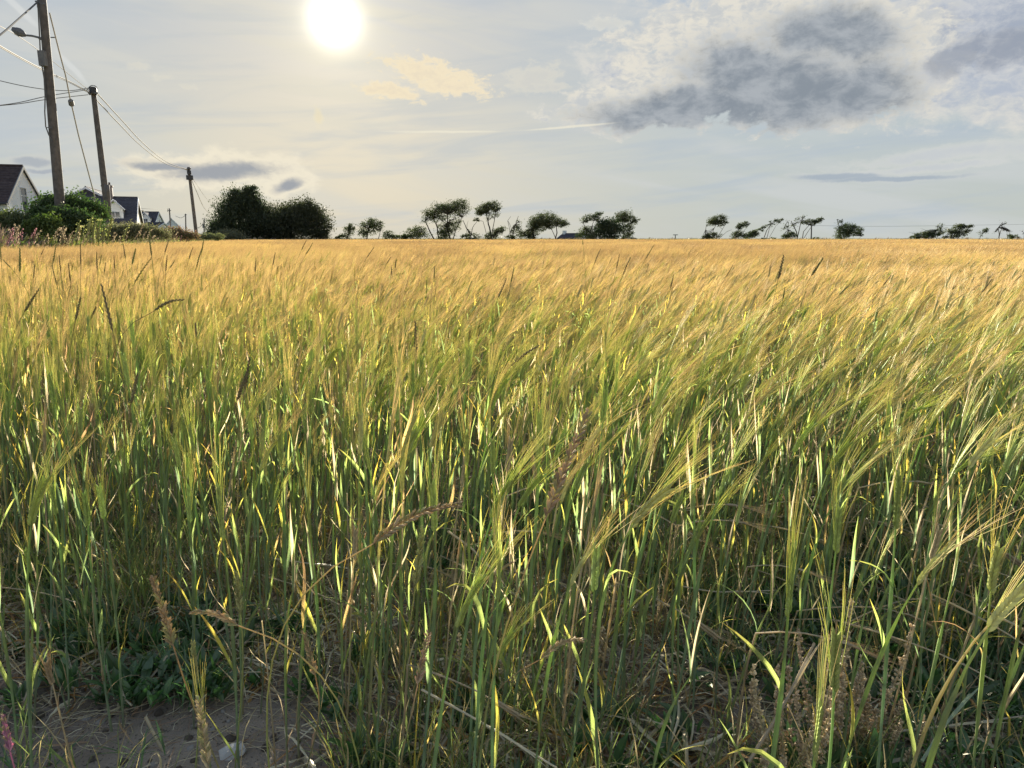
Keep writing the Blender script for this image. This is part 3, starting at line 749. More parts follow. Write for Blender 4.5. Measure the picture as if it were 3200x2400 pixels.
def grass_tuft(seed, H=.22, n=14, c0=None, spread=.03, mat=None, wid=.0028):
    r = random.Random(seed); m = MB()
    for _ in range(n):
        a = r.uniform(0, 6.28); L = H * r.uniform(.5, 1.1)
        path = bend_path(r, 6, L, R(r.uniform(2, 20)), R(r.uniform(30, 100)), 1.6, .15, (r.gauss(0, spread), r.gauss(0, spread), 0), a)
        c = (lerp(GREEN, LIME, r.random() * .6) if r.random() < .7 else lerp(YEL, STRAW, r.random())) * r.uniform(.6, 1.0) if c0 is None else c0(r)
        m.ribbon(path, np.array([.7, 1, 1, .8, .5, .05]) * wid * r.uniform(.7, 1.3), (-math.sin(a), math.cos(a), 0), c, .2)
    return m.mesh("grass_tuft", mat or M_LEAF)
P1, R1, S1 = place(520, .80, 2.6, lambda x, y: .3 + .7 * sstep(vnoise(x, y + 7, 1.9), -.3, .4) if not (x / y < -.25 and y < 1.5) else .10, .6, 1.3)
scatter("wild_grass", [grass_tuft(i) for i in range(8)], P1, R1, S1, [rnd.randrange(8) for _ in P1], "thin green and yellowing grass blades between the barley stalks")

# ---------------------------------------------------------------- flowering grass spikes standing out of the crop
SPK_D = C(.17, .145, .085); SPK_P = C(.36, .26, .22); SPK_G = C(.30, .31, .13); SPK_B = C(.44, .34, .19)
def grass_spike(tip, base, d, label, col=None, near=False, curve=0.0, width=.0042, foot=None, d2=None, dense=1.0):
    col = SPK_D if col is None else col
    T = np.array(at(tip[0], tip[1], d2 or d)); B = np.array(at(base[0], base[1], d)); ax = T - B; L = np.linalg.norm(ax)
    fx = foot if foot is not None else B[0] - ax[0] * .6 - .05 * rnd.uniform(.2, 1.2)
    O = np.array([fx, d + rnd.uniform(-.04, .04), float(hground(fx, d)) - .005])
    t = thing('grass_spike', label, 'grass spike', tuple(O), 0, 'wild grass spikes among the barley')
    # stalk as a smooth curve arriving along the spike's direction
    n = 12; pts = []
    tb = B - O; adir = ax / L
    for i in range(n):
        s = i / (n - 1); c1 = np.array([0, 0, 1]) * np.linalg.norm(tb) * .5; c2 = tb - adir * np.linalg.norm(tb) * .35
        pts.append(c1 * 3 * s * (1 - s) ** 2 + c2 * 3 * s * s * (1 - s) + tb * s ** 3)
    m = MB(); m.tube(pts, np.linspace(.0013, .0009, n), [lerp(GREEN * .7, col * 1.2, (i / (n - 1)) ** 2) for i in range(n)], 5)
    m.build('stem', M_STEM, t)
    # spike axis with a sag
    sag = np.array([0, 0, curve * L])
    k = int((34 if near else 18) * dense); axis = [tb + ax * s + sag * 4 * s * (1 - s) for s in np.linspace(0, 1, k)]
    m = MB(); m.tube(axis, np.linspace(.0010, .0005, k), col, 4); 
    rach = m.build('rachis' if near else 'spike', M_SEED, t)
    if near:
        sp = MB()
        for q_, a_ in ((0, 0), (1, .22), (2, -.22)):
            sp.blob((0, math.sin(a_) * .004, .004 + .0016 * q_), (.0, math.sin(a_), 1), .0062, .0017, (1, 1, 1, 1), 5)
        for q_ in range(3): sp.tube([(0, 0, .006), (rnd.gauss(0, .002), rnd.gauss(0, .003), .014)], [.0003, .0001], (1.3, 1.2, 1.0, 1), 3)
        variants = []
        for cc in (col * .9, col * 1.5, lerp(col, SPK_G, .7) * 1.2):
            s2 = MB(); s2.add(sp, None, cc); variants.append(s2.mesh('spikelet', M_SEED))
    m = MB()
    for i in range(1, k):
        s = i / (k - 1); tt = axis[i] - axis[i - 1]; tt /= np.linalg.norm(tt)
        sd = np.cross(tt, [0, 1, .2]); sd /= np.linalg.norm(sd); sgn = 1 if i % 2 else -1
        w = width * (1 - .55 * s) * (.55 + .9 * min(1, s * 4) * .5)
        if near:
            nv = np.cross(tt, sd); dirv = tt + sd * sgn * rnd.uniform(.25, .55) + nv * rnd.uniform(-.35, .35); dirv /= np.linalg.norm(dirv)
            o = bpy.data.objects.new('spikelet', variants[rnd.randrange(3)]); COL.objects.link(o); o.parent = t
            o.rotation_mode = 'QUATERNION'; o.rotation_quaternion = Vector(dirv).to_track_quat('Z', 'X'); o.location = tuple(axis[i] + sd * sgn * w * .25)
            sc_ = (.92 - .35 * s) * rnd.uniform(.75, 1.2) * (L / .10) ** .5; o.scale = (sc_ * 1.15, sc_ * 1.15, sc_)
        else:
            m.blob(axis[i] + sd * sgn * w * .45, tt + sd * sgn * .35, L / k * 1.15, w * .42, col * rnd.uniform(.7, 1.5), 4)
            m.blob(axis[i] + np.array([0, 1, 0]) * w * .35 * sgn, tt, L / k * 1.1, w * .38, col * rnd.uniform(.7, 1.4), 4)
    if not near:
        bpy.data.objects.remove(rach); m.tube(axis, np.linspace(.0010, .0005, k), col, 4); m.build('spike', M_SEED, t)
    return t
GS = grass_spike
# close to the lens
GS((1430, 1578), (1165, 1700), .80, "thick brown grass spike nodding right, nearest the lens in the middle", SPK_B * .9, True, .10, .008, foot=-.30)
GS((1836, 1296), (1705, 1620), .78, "long purple tipped grass spike leaning right in front of the barley", lerp(SPK_P, SPK_B, .8) * .9, True, .02, .006, foot=-.05)
GS((1358, 1460), (1362, 1640), 1.15, "short brown grass spike upright just behind the nodding one", SPK_B, True, 0, .007)
GS((1322, 1655), (1298, 1830), .95, "olive brown grass spike upright below the nodding one", SPK_G, True, 0, .007)
GS((1338, 1980), (1305, 2140), .92, "pinkish drying grass spike low in the middle", lerp(SPK_P, SPK_B, .5), True, 0, .006)
GS((1820, 2000), (1690, 2060), .95, "fluffy brown grass spike lying over to the right", SPK_B, True, .15, .006)
GS((480, 1808), (542, 2020), .80, "dark brown grass spike leaning left above the bare soil", SPK_B * .8, True, 0, .006, foot=-.33)
GS((600, 1915), (745, 1955), .85, "brown grass spike stretched left almost level above the soil", SPK_B, True, .12, .006, foot=-.20)
GS((602, 2010), (615, 2140), .95, "small green brown grass spike left of the white stone", SPK_G, True, 0, .005)
GS((622, 2190), (650, 2400), .75, "pale pink flowering grass spike at the bottom by the white stone", lerp(SPK_P, SPK_G, .5) * 1.4, True, 0, .007, foot=-.34)
GS((10, 2240), (32, 2350), .80, "pink flower spike in the bottom left corner", C(.42, .22, .30), True, 0, .006, foot=-.575)
GS((950, 1980), (985, 2110), 1.0, "brownish grass spike between the bare soil and the middle stalks", SPK_B, True, 0, .006)
GS((738, 1790), (752, 1920), 1.0, "narrow olive grass spike among the left stalks", SPK_G, True, 0, .006)
# over the middle ground
mid = [((572, 937), (482, 972), 1.95, "dark spike nodding far right on a long thin stem", .10), ((318, 893), (352, 1035), 1.8, "long dark spike bent left with pale flowers at its tip", 0),
 ((1682, 1082), (1607, 1135), 1.9, "grey green spike nodding right in the middle of the crop", .05), ((1582, 872), (1556, 932), 3.0, "thick dark spike right of the flattened pale ears", 0),
 ((1298, 1008), (1300, 1100), 1.9, "dark upright spike left of the shaded gap", 0), ((252, 930), (236, 1000), 2.3, "dark flowering spike on the left beside the long bent one", 0),
 ((120, 905), (76, 975), 2.3, "plump grey spike leaning right at the far left", 0), ((300, 960), (280, 1002), 2.5, "thin dark spike leaning right on the left side", 0),
 ((780, 1120), (765, 1215), 1.6, "dark ragged spike with flowers, left of centre", 0), ((768, 1170), (742, 1250), 1.55, "dark ragged spike crossing the one left of centre", 0),
 ((430, 1170), (410, 1260), 1.5, "purple brown spike in the left stalks", 0), ((610, 1010), (614, 1050), 2.2, "small dark spike upright on the left side", 0)]
for tp, bs, d, lb, cv in mid: GS(tp, bs, d, lb, SPK_D * 1.1, False, cv, .006)
skyl = [((62, 778), (62, 850), 3.6, 'thick dark'), ((0, 760), (4, 820), 3.5, 'dark'), ((176, 765), (166, 822), 3.8, 'dark'), ((252, 765), (252, 828), 3.8, 'straight dark'), ((137, 778), (128, 797), 6, 'tiny'),
 ((302, 790), (304, 850), 3.8, 'dark'), ((318, 797), (311, 830), 4.6, 'slim'), ((385, 763), (392, 808), 4.0, 'dark'), ((424, 778), (413, 826), 4.2, 'plump'), ((528, 750), (515, 790), 4.0, 'dark'),
 ((637, 750), (630, 790), 3.8, 'dark'), ((603, 773), (590, 812), 4.5, 'slim'), ((632, 775), (614, 835), 3.8, 'dark'), ((466, 695), (470, 745), 3.3, 'tall dark'), ((466, 745), (474, 800), 3.3, 'lower dark'),
 ((472, 808), (420, 885), 3.0, 'arching'), ((522, 798), (518, 848), 3.6, 'dark'), ((546, 814), (530, 838), 4.8, 'small'), ((957, 752), (942, 782), 5.0, 'slim'), ((977, 760), (955, 796), 4.6, 'leaning'),
 ((1168, 774), (1146, 806), 4.8, 'leaning dark'), ((1221, 804), (1208, 826), 5.0, 'small'), ((1238, 810), (1235, 838), 4.8, 'small upright'), ((1358, 834), (1357, 872), 4.0, 'upright dark'), ((1606, 838), (1597, 882), 3.4, 'green'),
 ((1820, 750), (1822, 765), 4.6, 'tiny'), ((1876, 780), (1857, 826), 4.2, 'leaning'), ((1936, 795), (1926, 840), 3.9, 'dark'), ((1969, 806), (1946, 862), 3.7, 'dark curved'), ((2042, 768), (2018, 808), 4.4, 'leaning dark'),
 ((2449, 800), (2432, 872), 3.1, 'thick dark'), ((2571, 808), (2536, 862), 3.4, 'plump dark'), ((2657, 886), (2622, 922), 3.2, 'bent'), ((3099, 874), (3068, 914), 3.3, 'thin leaning'), ((2453, 898), (2447, 935), 3.0, 'short dark'),
 ((10, 812), (32, 835), 3.5, 'drooping'), ((108, 828), (105, 870), 3.6, 'slim upright'), ((163, 832), (178, 892), 3.2, 'dark left leaning'), ((185, 800), (190, 850), 4.0, 'green brown'), ((214, 826), (220, 880), 3.4, 'slim dark'),
 ((330, 822), (325, 860), 3.8, 'short'), ((356, 800), (358, 840), 4, 'short green'), ((1225, 1000 - 170), (1222, 860), 4.4, 'short'), ((800, 868 - 60), (798, 850), 4, 'straight'), ((860, 790), (852, 830), 4.2, 'slim'),
 ((2105, 860), (2095, 900), 3.4, 'thin'), ((2290, 830), (2270, 862), 4.0, 'small leaning'), ((2785, 860), (2760, 892), 3.6, 'small bent')]
def side_word(px):
    return 'below the pole base' if px < 260 else 'below the grey roofed house' if px < 450 else 'below the small gable house' if px < 560 else 'below the third pole' if px < 660 else 'below the dense dark trees' if px < 1040 else 'below the big windblown tree' if px < 1480 else 'below the umbrella tree' if px < 1780 else 'below the round dark bush' if px < 2060 else 'below the right hand trees'
_su = set()
for tp, bs, d, w_ in skyl:
    if (w_, side_word(tp[0])) in _su: w_ = 'second ' + w_
    if (w_, side_word(tp[0])) in _su: w_ = 'third' + w_[6:]
    _su.add((w_, side_word(tp[0])))
    GS(tp, bs, d, f"{w_} grass spike rising over the golden awns {side_word(tp[0])}", (SPK_D if rnd.random() < .7 else SPK_G * .7) * rnd.uniform(.8, 1.1), False, rnd.uniform(-.03, .05), .0050 if 'thick' not in w_ and 'plump' not in w_ else .009)

# ---------------------------------------------------------------- chosen single plants and litter
def placed_stalk(px_base, d, fid, s, rz, label, tilt=(0, 0)):
    r = (px_base - 1600) / F * math.hypot(d, .8)
    return stalk_thing(fid, (r, d, float(hground(r, d)) - .006), (tilt[0], tilt[1], rz), (s * 1.0, s * 1.0, s), label, "barley stalks along the field edge")
gi = fam_ids('green', 0); gm = fam_ids('mixed', 1)
placed_stalk(2250, .62, gi[0], .93, .5, "thick green barley stalk close to the lens, left of the brown seeding weeds")
placed_stalk(2330, .66, gi[1], .90, 2.2, "second thick green barley stalk close to the lens with yellow leaf tips")
placed_stalk(2170, .72, gi[3], .98, .1, "green barley stalk with long awns left of the two thickest stalks")
placed_stalk(2440, .98, gi[2], .92, 1.1, "pale yellow eared barley stalk rising from the brown seeding weeds")
placed_stalk(300, .78, gi[4], .92, -.4, "green barley stalk in front of the bare soil with its ear falling left", (0, -.12))
placed_stalk(820, 1.02, gi[5], 1.0, .3, "thick green barley stalk at the right rim of the bare soil")
placed_stalk(1560, .86, gi[1], .90, 1.3, "green barley stalk in the middle beside the nodding grass spike")
placed_stalk(2900, .92, gm[0], .95, 0, "yellow green barley stalk leaning right near the right border")
placed_stalk(3080, .82, gm[2], .93, 0, "barley stalk with orange leaf at the right border")

def straw(pts_px, rad, col, label, cat='straw'):
    P = [np.array(at(px, py, d)) for px, py, d in pts_px]
    O = P[0].copy(); t = thing('fallen_straw', label, cat, tuple(O), 0, 'loose straws lying across the field edge')
    # catmull resample
    Q = []
    ext = [2 * P[0] - P[1]] + P + [2 * P[-1] - P[-2]]
    for i in range(1, len(ext) - 2):
        for s in np.linspace(0, 1, 6, endpoint=False):
            a, b, c_, e = ext[i - 1], ext[i], ext[i + 1], ext[i + 2]
            Q.append(.5 * ((2 * b) + (c_ - a) * s + (2 * a - 5 * b + 4 * c_ - e) * s * s + (3 * b - a - 3 * c_ + e) * s ** 3) - O)
    Q.append(P[-1] - O); n = len(Q)
    m = MB(); m.tube(Q, np.linspace(rad, rad * .7, n), [col * rnd.uniform(.85, 1.1) for _ in range(n)], 6)
    m.build('stem', M_STRAW, t)
    lf = MB(); k = n // 2; a = Q[k]; dr = (Q[min(k + 2, n - 1)] - Q[k]); dr /= np.linalg.norm(dr)
    up = np.array([0, -.3, .6]); pts = [a + dr * .035 * i + up * .010 * i - np.array([0, 0, .0016]) * i * i for i in range(5)]
    lf.ribbon(pts, np.array([.6, 1, .8, .5, .05]) * rad * 3, np.cross(dr, up), col * .85, .3); lf.build('leaf', M_STRAW, t)
    return t
straw([(1318, 2155, 1.12), (1500, 2255, 1.05), (1740, 2400, .95)], .0022, PALE * 1.1, "bright pale straw slanting down to the bottom edge in the middle")
straw([(1455, 1850, 1.25), (1540, 1795, 1.2), (1610, 1752, 1.15)], .0030, STRAW, "kinked tan straw sticking out to the right in the middle")
straw([(2690, 2296, 1.22), (2950, 2270, 1.24), (3220, 2235, 1.26)], .0026, PALE * .9, "long pale straw lying level in the bottom right corner")
straw([(2340, 2380, .95), (2450, 2200, .98), (2545, 2010, 1.05)], .0030, STRAW * .85, "thick brown straw leaning through the brown seeding weeds")
straw([(2880, 2380, 1.0), (2950, 2270, 1.05), (3030, 2170, 1.1)], .0028, C(.25, .33, .20), "grey green broken stalk leaning right in the bottom right corner")
straw([(455, 2240, 1.25), (500, 2330, 1.22), (545, 2400, 1.2)], .0032, STRAW, "twisted dead stem on the bare soil left of the white stone")
straw([(850, 1745, 1.7), (960, 1760, 1.7), (1090, 1775, 1.7)], .0022, PALE, "pale straw lying level behind the bare soil")
straw([(1400, 1660, 1.5), (1480, 1720, 1.45), (1530, 1780, 1.4)], .0026, STRAW, "tan straw with husks slanting down behind the kinked one")
straw([(2120, 1830, 1.6), (2250, 1850, 1.6), (2420, 1845, 1.6)], .0020, PALE, "thin pale straw lying level behind the thick green stalks")

m = pebble(77); st = m.build('white_stone', surf_mat("white_stone", (.42, .40, .37), (.55, .53, .5), 25, .8, .3, 50), smooth=False)
p_ = at(725, 2345, 1.215); st.location = (p_.x, p_.y, .012); st.scale = (.026, .02, .022); st.rotation_euler = (.3, .1, .5)
tag(st, "pale white stone lying on the soil at the bottom left", 'stone', 'stones on the soil')
for k, (px, py, s, lb) in enumerate([(985, 2040, .014, "grey stone half sunk right of the bare soil"), (1035, 2110, .012, "small dark stone below the grey one"), (640, 1830, .014, "pinkish stone among the left stalks"), (1440, 1850, .010, "small dark stone under the kinked straw"), (300, 2090, .012, "brown stone on the bare soil at the left"), (560, 2240, .010, "tiny grey stone beside the twisted dead stem")]):
    ang = math.atan((py - 1200) / F) + PITCH; d = CAMH / math.tan(ang); x = (px - 1600) / F * math.hypot(d, CAMH) * math.cos(ang - PITCH) / 1.0
    o = pebble(80 + k).build('stone', M_STONE); p_ = at(px, py, d); o.location = (p_.x, p_.y, .006); o.scale = (s, s * .8, s * .8); o.rotation_euler = (0, 0, k)
    tag(o, lb, 'stone', 'stones on the soil')

# brown seeding weeds, bottom right and a few thin ones in the middle
DOCK = C(.56, .45, .29)
def seeding_weed(px, d, spikes, label, H=.26, dens_=1.0, col=DOCK):
    x = (px - 1600) / F * math.hypot(d, .8)
    t = thing('seeding_weed', label, 'weed', (x, d, float(hground(x, d)) - .004), 0, 'brown seeding weeds')
    r = random.Random(int(px))
    for i in range(spikes):
        a = r.uniform(0, 6.28); th = R(r.uniform(2, 22)); h = H * r.uniform(.55, 1.05)
        path = bend_path(r, 9, h, th * 1.3, th * .3, 1, .08, (r.gauss(0, .016), r.gauss(0, .016), 0), a)
        m = MB(); m.tube(path, np.linspace(.0018, .0008, 9), [lerp(WGREEN * 1.6, col, min(1, q / 6)) for q in range(9)], 4)
        n = int(95 * dens_); P = []; 
        for _ in range(n):
            s = r.uniform(.42, 1); k = min(7, int(s * 8)); fr = s * 8 - k; c = path[k] * (1 - fr) + path[k + 1] * fr
            rr = .0095 * (1 - .55 * (s - .42) / .58); v = np.array([r.gauss(0, 1), r.gauss(0, 1), r.gauss(0, 1)]); v /= np.linalg.norm(v)
            P.append((c + v * rr * r.uniform(.4, 1), v))
        for c, v in P: m.blob(c, v + np.array([0, 0, .6]), .0036, .0024, col * r.uniform(.6, 1.5), 4)
        m.build('seed_spike', M_SEED, t)
    for i in range(5):
        a = r.uniform(0, 6.28); lf = bend_path(r, 5, .07, .9, 1.5, 1, .1, (0, 0, .01), a); m = MB()
        m.ribbon(lf, np.array([.3, .9, 1, .7, .1]) * .018, (-math.sin(a), math.cos(a), 0), WGREEN * 1.3, .15); m.build('leaf', M_WEED, t)
    return t
seeding_weed(2440, 1.10, 12, "left clump of brown seeding weed at the bottom right", .31)
seeding_weed(2560, 1.16, 12, "tallest clump of brown seeding weed at the bottom right", .32)
seeding_weed(2660, 1.20, 8, "right clump of brown seeding weed beside the pale level straw", .22)
seeding_weed(2350, 1.02, 8, "low clump of brown seeding weed behind the leaning brown straw", .17)
seeding_weed(2510, .98, 8, "low pale clump of brown seeding weed cut by the bottom edge", .13)
seeding_weed(2640, 1.0, 7, "low brown seeding weed in front of the right clump", .13)
seeding_weed(1760, 1.35, 5, "thin brown seeding weed in the middle under the drooping spike", .24, .6)
seeding_weed(1840, 1.45, 4, "thin brown seeding weed right of the middle", .26, .6)
seeding_weed(1500, 1.4, 4, "thin brown seeding weed under the kinked straw", .20, .6)
seeding_weed(1600, 1.32, 3, "sparse brown seeding weed next to the bright pale straw", .20, .5)
seeding_weed(2490, 1.75, 4, "green white seeding weed among the right stalks", .2, .8, C(.40, .42, .24))

# ================================================================ background
GRASSG = C(.085, .125, .035)
M_VERGE = surf_mat("verge_grass_ground", (.05, .075, .025), (.10, .11, .045), 1.5, 1.0, .5, 6, spec=0)
# raised verge and the land behind it, left of the field
ys = np.concatenate([np.linspace(-4, 40, 23), np.linspace(46, 175, 20)])
off = [(.0, -.02), (-.5, .18), (-1.3, .42), (-2.6, .55), (-6, .55), (-14, .6), (-60, .6), (-400, .6)]
v = []; 
for y in ys:
    e = left_edge(y) if y < 128 else left_edge(128) - (y - 128) * .4
    for ox, oz in off: v.append((e + ox, y, oz + (.05 * math.sin(y * .9 + ox * 2) if -3 < ox < 0 else 0)))
k = len(off); f = [(j * k + i, (j + 1) * k + i, (j + 1) * k + i + 1, j * k + i + 1) for j in range(len(ys) - 1) for i in range(k - 1)]
m = MB(); m.raw(v, f, (1, 1, 1, 1)); tag(m.build("verge_bank", M_VERGE, smooth=True), "low green bank running along the left side of the field", kind='structure')
# land beyond the far end of the field
m = MB(); xs = np.linspace(-120, 260, 60); v = []
for y, z in ((127.5, -.02), (129.5, .42), (133, .55), (260, .5), (900, .2)):
    for x in xs: v.append((x * (1 if y < 200 else y / 200), y, z + (.06 * math.sin(x * .7) + .05 * math.sin(x * .23 + 1) if z > .1 else 0)))
f = [(j * 60 + i, j * 60 + i + 1, (j + 1) * 60 + i + 1, (j + 1) * 60 + i) for j in range(4) for i in range(59)]
m.raw(v, f, (1, 1, 1, 1)); tag(m.build("hedge_bank", M_VERGE, smooth=True), "low grassy bank closing the far end of the field", kind='structure')

# ---- verge vegetation
def vcol(r): return lerp(C(.12, .19, .045), C(.24, .27, .09), r.random()) * r.uniform(.7, 1.2)
def tall_tuft(seed, plume=False):
    r = random.Random(seed); m = MB()
    for _ in range(46):
        a = r.uniform(0, 6.28); L = r.uniform(.45, .95); phi = a if r.random() < .4 else r.gauss(0, .7)
        path = bend_path(r, 5, L, R(r.uniform(0, 12)), R(r.uniform(15, 60)), 1.8, .12, (r.gauss(0, .16), r.gauss(0, .16), 0), phi)
        c = vcol(r) if r.random() < .8 else STRAW * r.uniform(.6, 1)
        m.ribbon(path, np.array([.8, 1, .9, .6, .1]) * .014, (-math.sin(a), math.cos(a), 0), c, .2)
    for _ in range(5 if plume else 1):
        path = bend_path(r, 6, r.uniform(.9, 1.15), R(3), R(r.uniform(20, 65)), 3, .08, (r.gauss(0, .15), r.gauss(0, .15), 0), r.gauss(0, .6))
        m.tube(path, [.004, .004, .003, .012, .018, .003], [STRAW * .6] * 3 + [C(.40, .33, .27)] * 3, 4)
    return m.mesh("tuft", M_WEED)
P1 = []; R1 = []; S1 = []; I1 = []
for _ in range(5200):
    y = 14 * (115 / 14) ** rnd.random(); e = left_edge(y); ox = -rnd.random() ** .8 * 6.5 + .15
    zz = float(np.interp(-ox, [0, .5, 1.3, 2.6, 6.6], [0, .18, .42, .55, .55]))
    s = rnd.uniform(.55, 1.05) * (1.0 if ox > -2.5 else .8) * (1 + .2 * vnoise(y, ox, .5))
    P1.append((e + ox, y, zz - .03)); R1.append((rnd.gauss(0, .08), rnd.gauss(0, .08) + .06, rnd.gauss(0, .5))); S1.append((s * 1.25, s * 1.25, s)); I1.append(rnd.choice([0, 1, 2, 3, 0, 1, 2, 4]))
scatter("verge_grass", [tall_tuft(i, i > 3) for i in range(6)], P1, R1, S1, I1, "tall wild grass and herbs growing on the bank left of the field")
P1 = []; R1 = []; S1 = []; I1 = []
for _ in range(1500):
    x = rnd.uniform(-60, 120); P1.append((x, 128 + rnd.random() * 4, .2)); R1.append((0, .1, rnd.gauss(0, .5))); s = rnd.uniform(.4, 1.0); S1.append((s * 2, s * 2, s)); I1.append(rnd.randrange(6))
scatter("far_hedge_grass", [tall_tuft(i, i > 3) for i in range(6)], P1, R1, S1, I1, "rough grass along the far end of the field")

def blob_points(r, c, rad, n, shell=.55):
    v = r.normal(size=(n, 3)); v /= np.linalg.norm(v, axis=1)[:, None]
    q = r.random(n) ** (1 / 3); q = np.where(r.random(n) < shell, .75 + .3 * r.random(n), q)
    # uneven outline
    bump = 1 + .16 * np.sin(v[:, 0] * 5 + c[0]) * np.sin(v[:, 2] * 6 + c[2]) + .10 * np.sin(v[:, 1] * 9 + v[:, 2] * 11)
    return np.array(c) + v * (q * bump)[:, None] * np.array(rad), v
def make_tree(name, label, cat, d, blobs, trunks=(), leaf=(.30, .12), cols=(C(.035, .05, .022), C(.07, .085, .035)), wind=(1, 0, .45), twigs=10, group=None, dens_=1.0, seed=1, barkcol=C(.06, .05, .04), depth=.8, wr=.05):
    """blobs: (px, py, rx, ry, leaves) in photo pixels at depth d; trunks: polylines [(px, py), ...], radius px"""
    r = np.random.default_rng(seed); rr = random.Random(seed); k = d / F * 1.02
    x0, y0_ = (trunks[0][0][0] if trunks else (blobs[0][0], 0))[:2]
    base = at(x0, 748, d); gz = .45 if d > 120 else .5
    t = thing(name, label, cat, (base.x, d, gz), 0, group); O = np.array([base.x, d, gz])
    tr = MB(); ends = []
    for pl, w in trunks:
        dy = rr.uniform(-.4, .4)
        pts = [np.array(at(px, py, d)) - O + np.array([0, dy * i, 0]) for i, (px, py) in enumerate(pl)]
        pts[0][2] = min(pts[0][2], -.15)
        Q = []
        for i in range(len(pts) - 1):
            for s in (0, .33, .66): Q.append(pts[i] * (1 - s) + pts[i + 1] * s + r.normal(0, w * k * .12, 3) * (i + s > 0))
        Q.append(pts[-1]); n = len(Q)
        tr.tube(Q, np.linspace(w * k, w * k * .45, n) / 2, barkcol, 6); ends.append((Q[-1], w)); ends.append((Q[n * 2 // 3], w * .8))
    cr = MB()
    for bi, (px, py, rx, ry, n) in enumerate(blobs):
        c = np.array(at(px, py, d)) - O + np.array([0, rr.uniform(-.5, .5) * rx * k * .3, 0])
        rad = np.array([rx * k, min(rx, ry * 2) * k * depth, ry * k])
        n = int(n * dens_ * (1.7 if name == 'windblown_tree' else 1.25))
        # twig-tip clusters so the outline breaks up
        nc = max(6, n // 22); cc, vv = blob_points(r, c, rad, nc, .6)
        idx = r.integers(0, nc, n); sp = min(rad[2], rad[0]) * .17 + .05
        cc = cc.copy(); cc[:, 0] += (cc[:, 2] - c[2]) * (.8 if name == 'windblown_tree' else 0)
        P = cc[idx] + r.normal(0, 1, (n, 3)) * [sp * 1.5, sp, sp] + (np.array(wind) * np.abs(r.normal(0, sp * .9, (n, 1))))
        D = np.array(wind) + r.normal(0, .75, (n, 3))
        col = cols[0][None, :] + (cols[1] - cols[0])[None, :] * r.random((nc, 1))[idx]; col = col * r.uniform(.7, 1.3, (n, 1))
        cr.leaves(P, leaf[0] * r.uniform(.6, 1.4, n), leaf[1] * r.uniform(.6, 1.4, n), D, col)
        if ends:
            for j in range(twigs):
                e, w = min(ends, key=lambda q: np.linalg.norm(q[0] - c) + rr.random() * .5); tip = cc[rr.randrange(nc)] + np.array(wind) * sp * rr.random() * 2
                midp = (e + tip) / 2 + r.normal(0, .12, 3) * np.linalg.norm(tip - e) + np.array([-.05, 0, .08]) * np.linalg.norm(tip - e)
                Q = [e * (1 - s) ** 2 + midp * 2 * s * (1 - s) + tip * s * s for s in np.linspace(0, 1, 7)]
                tr.tube(Q, np.linspace(max(.04, w * k * .22), wr * .4, 7), barkcol, 4, cap=False)
                for q in range(2):
                    s0 = rr.randrange(3, 6); b2 = Q[s0]; t2 = b2 + (tip - Q[s0 - 1]) * rr.uniform(.3, .8) + r.normal(0, .2, 3) * np.linalg.norm(tip - e) * .6
                    tr.tube([b2, (b2 + t2) / 2 + r.normal(0, .05, 3), t2], [wr * .6, wr * .5, wr * .2], barkcol, 3, cap=False)
    if tr.n: tr.build('trunk', M_BARKC, t)
    if cr.n: cr.build('crown', M_TREE, t)
    return t
M_BARKC = surf_mat("bark_tinted", (1, 1, 1), (.7, .7, .7), 4, .9, attr=True)
WT = "windblown trees along the far end of the field"
SH = "scrub and bushes at the far end of the field"
D0 = 131
# the dense pair on the left
make_tree('conifer_tree', "tall dense dark evergreen with a ragged pointed top, left of the broad one", 'tree', 132,
    [(745, 690, 62, 60, 5200), (765, 645, 46, 42, 3400), (748, 622, 24, 22, 900), (790, 625, 26, 28, 900), (774, 600, 15, 14, 400), (795, 598, 9, 14, 160), (700, 715, 42, 34, 2200), (810, 665, 22, 40, 800), (672, 732, 24, 20, 900), (712, 665, 30, 30, 900), (735, 735, 75, 22, 2200), (800, 700, 50, 44, 2600)],
    [([(745, 748), (750, 690), (765, 620)], 10)], (.42, .15), (C(.030, .042, .022), C(.06, .075, .035)), (.15, 0, 1), 5, dens_=1.0, seed=11, group='dense dark trees behind the field')
make_tree('evergreen_tree', "broad dense dark evergreen with a rounded top, right of the tall one", 'tree', 134,
    [(840, 702, 60, 46, 3200), (900, 705, 100, 50, 6500), (942, 680, 62, 44, 4200), (900, 670, 24, 20, 700), (955, 655, 35, 20, 900), (985, 705, 40, 48, 2200), (840, 710, 50, 45, 2600), (900, 735, 110, 20, 2600), (1012, 715, 20, 26, 330), (1015, 738, 18, 14, 260)],
    [([(905, 748), (910, 700)], 12), ([(1000, 748), (1012, 715)], 4)], (.42, .15), (C(.028, .038, .020), C(.06, .07, .032)), (.3, 0, .8), 5, seed=12, group='dense dark trees behind the field')
make_tree('bramble_mound', "low grey green mound of scrub before the tall evergreen", 'bush', 112, [(712, 738, 46, 17, 1600), (690, 742, 60, 10, 800)], [], (.3, .1), (C(.09, .10, .06), C(.17, .17, .10)), (.3, 0, .8), seed=13)
make_tree('small_tree', "small twiggy tree standing left of the bushy one, right of the dense pair", 'tree', D0, [(1090, 722, 17, 16, 420), (1098, 712, 10, 9, 150)], [([(1086, 748), (1090, 720)], 4)], group=WT, seed=14, wind=(.3, 0, .8))
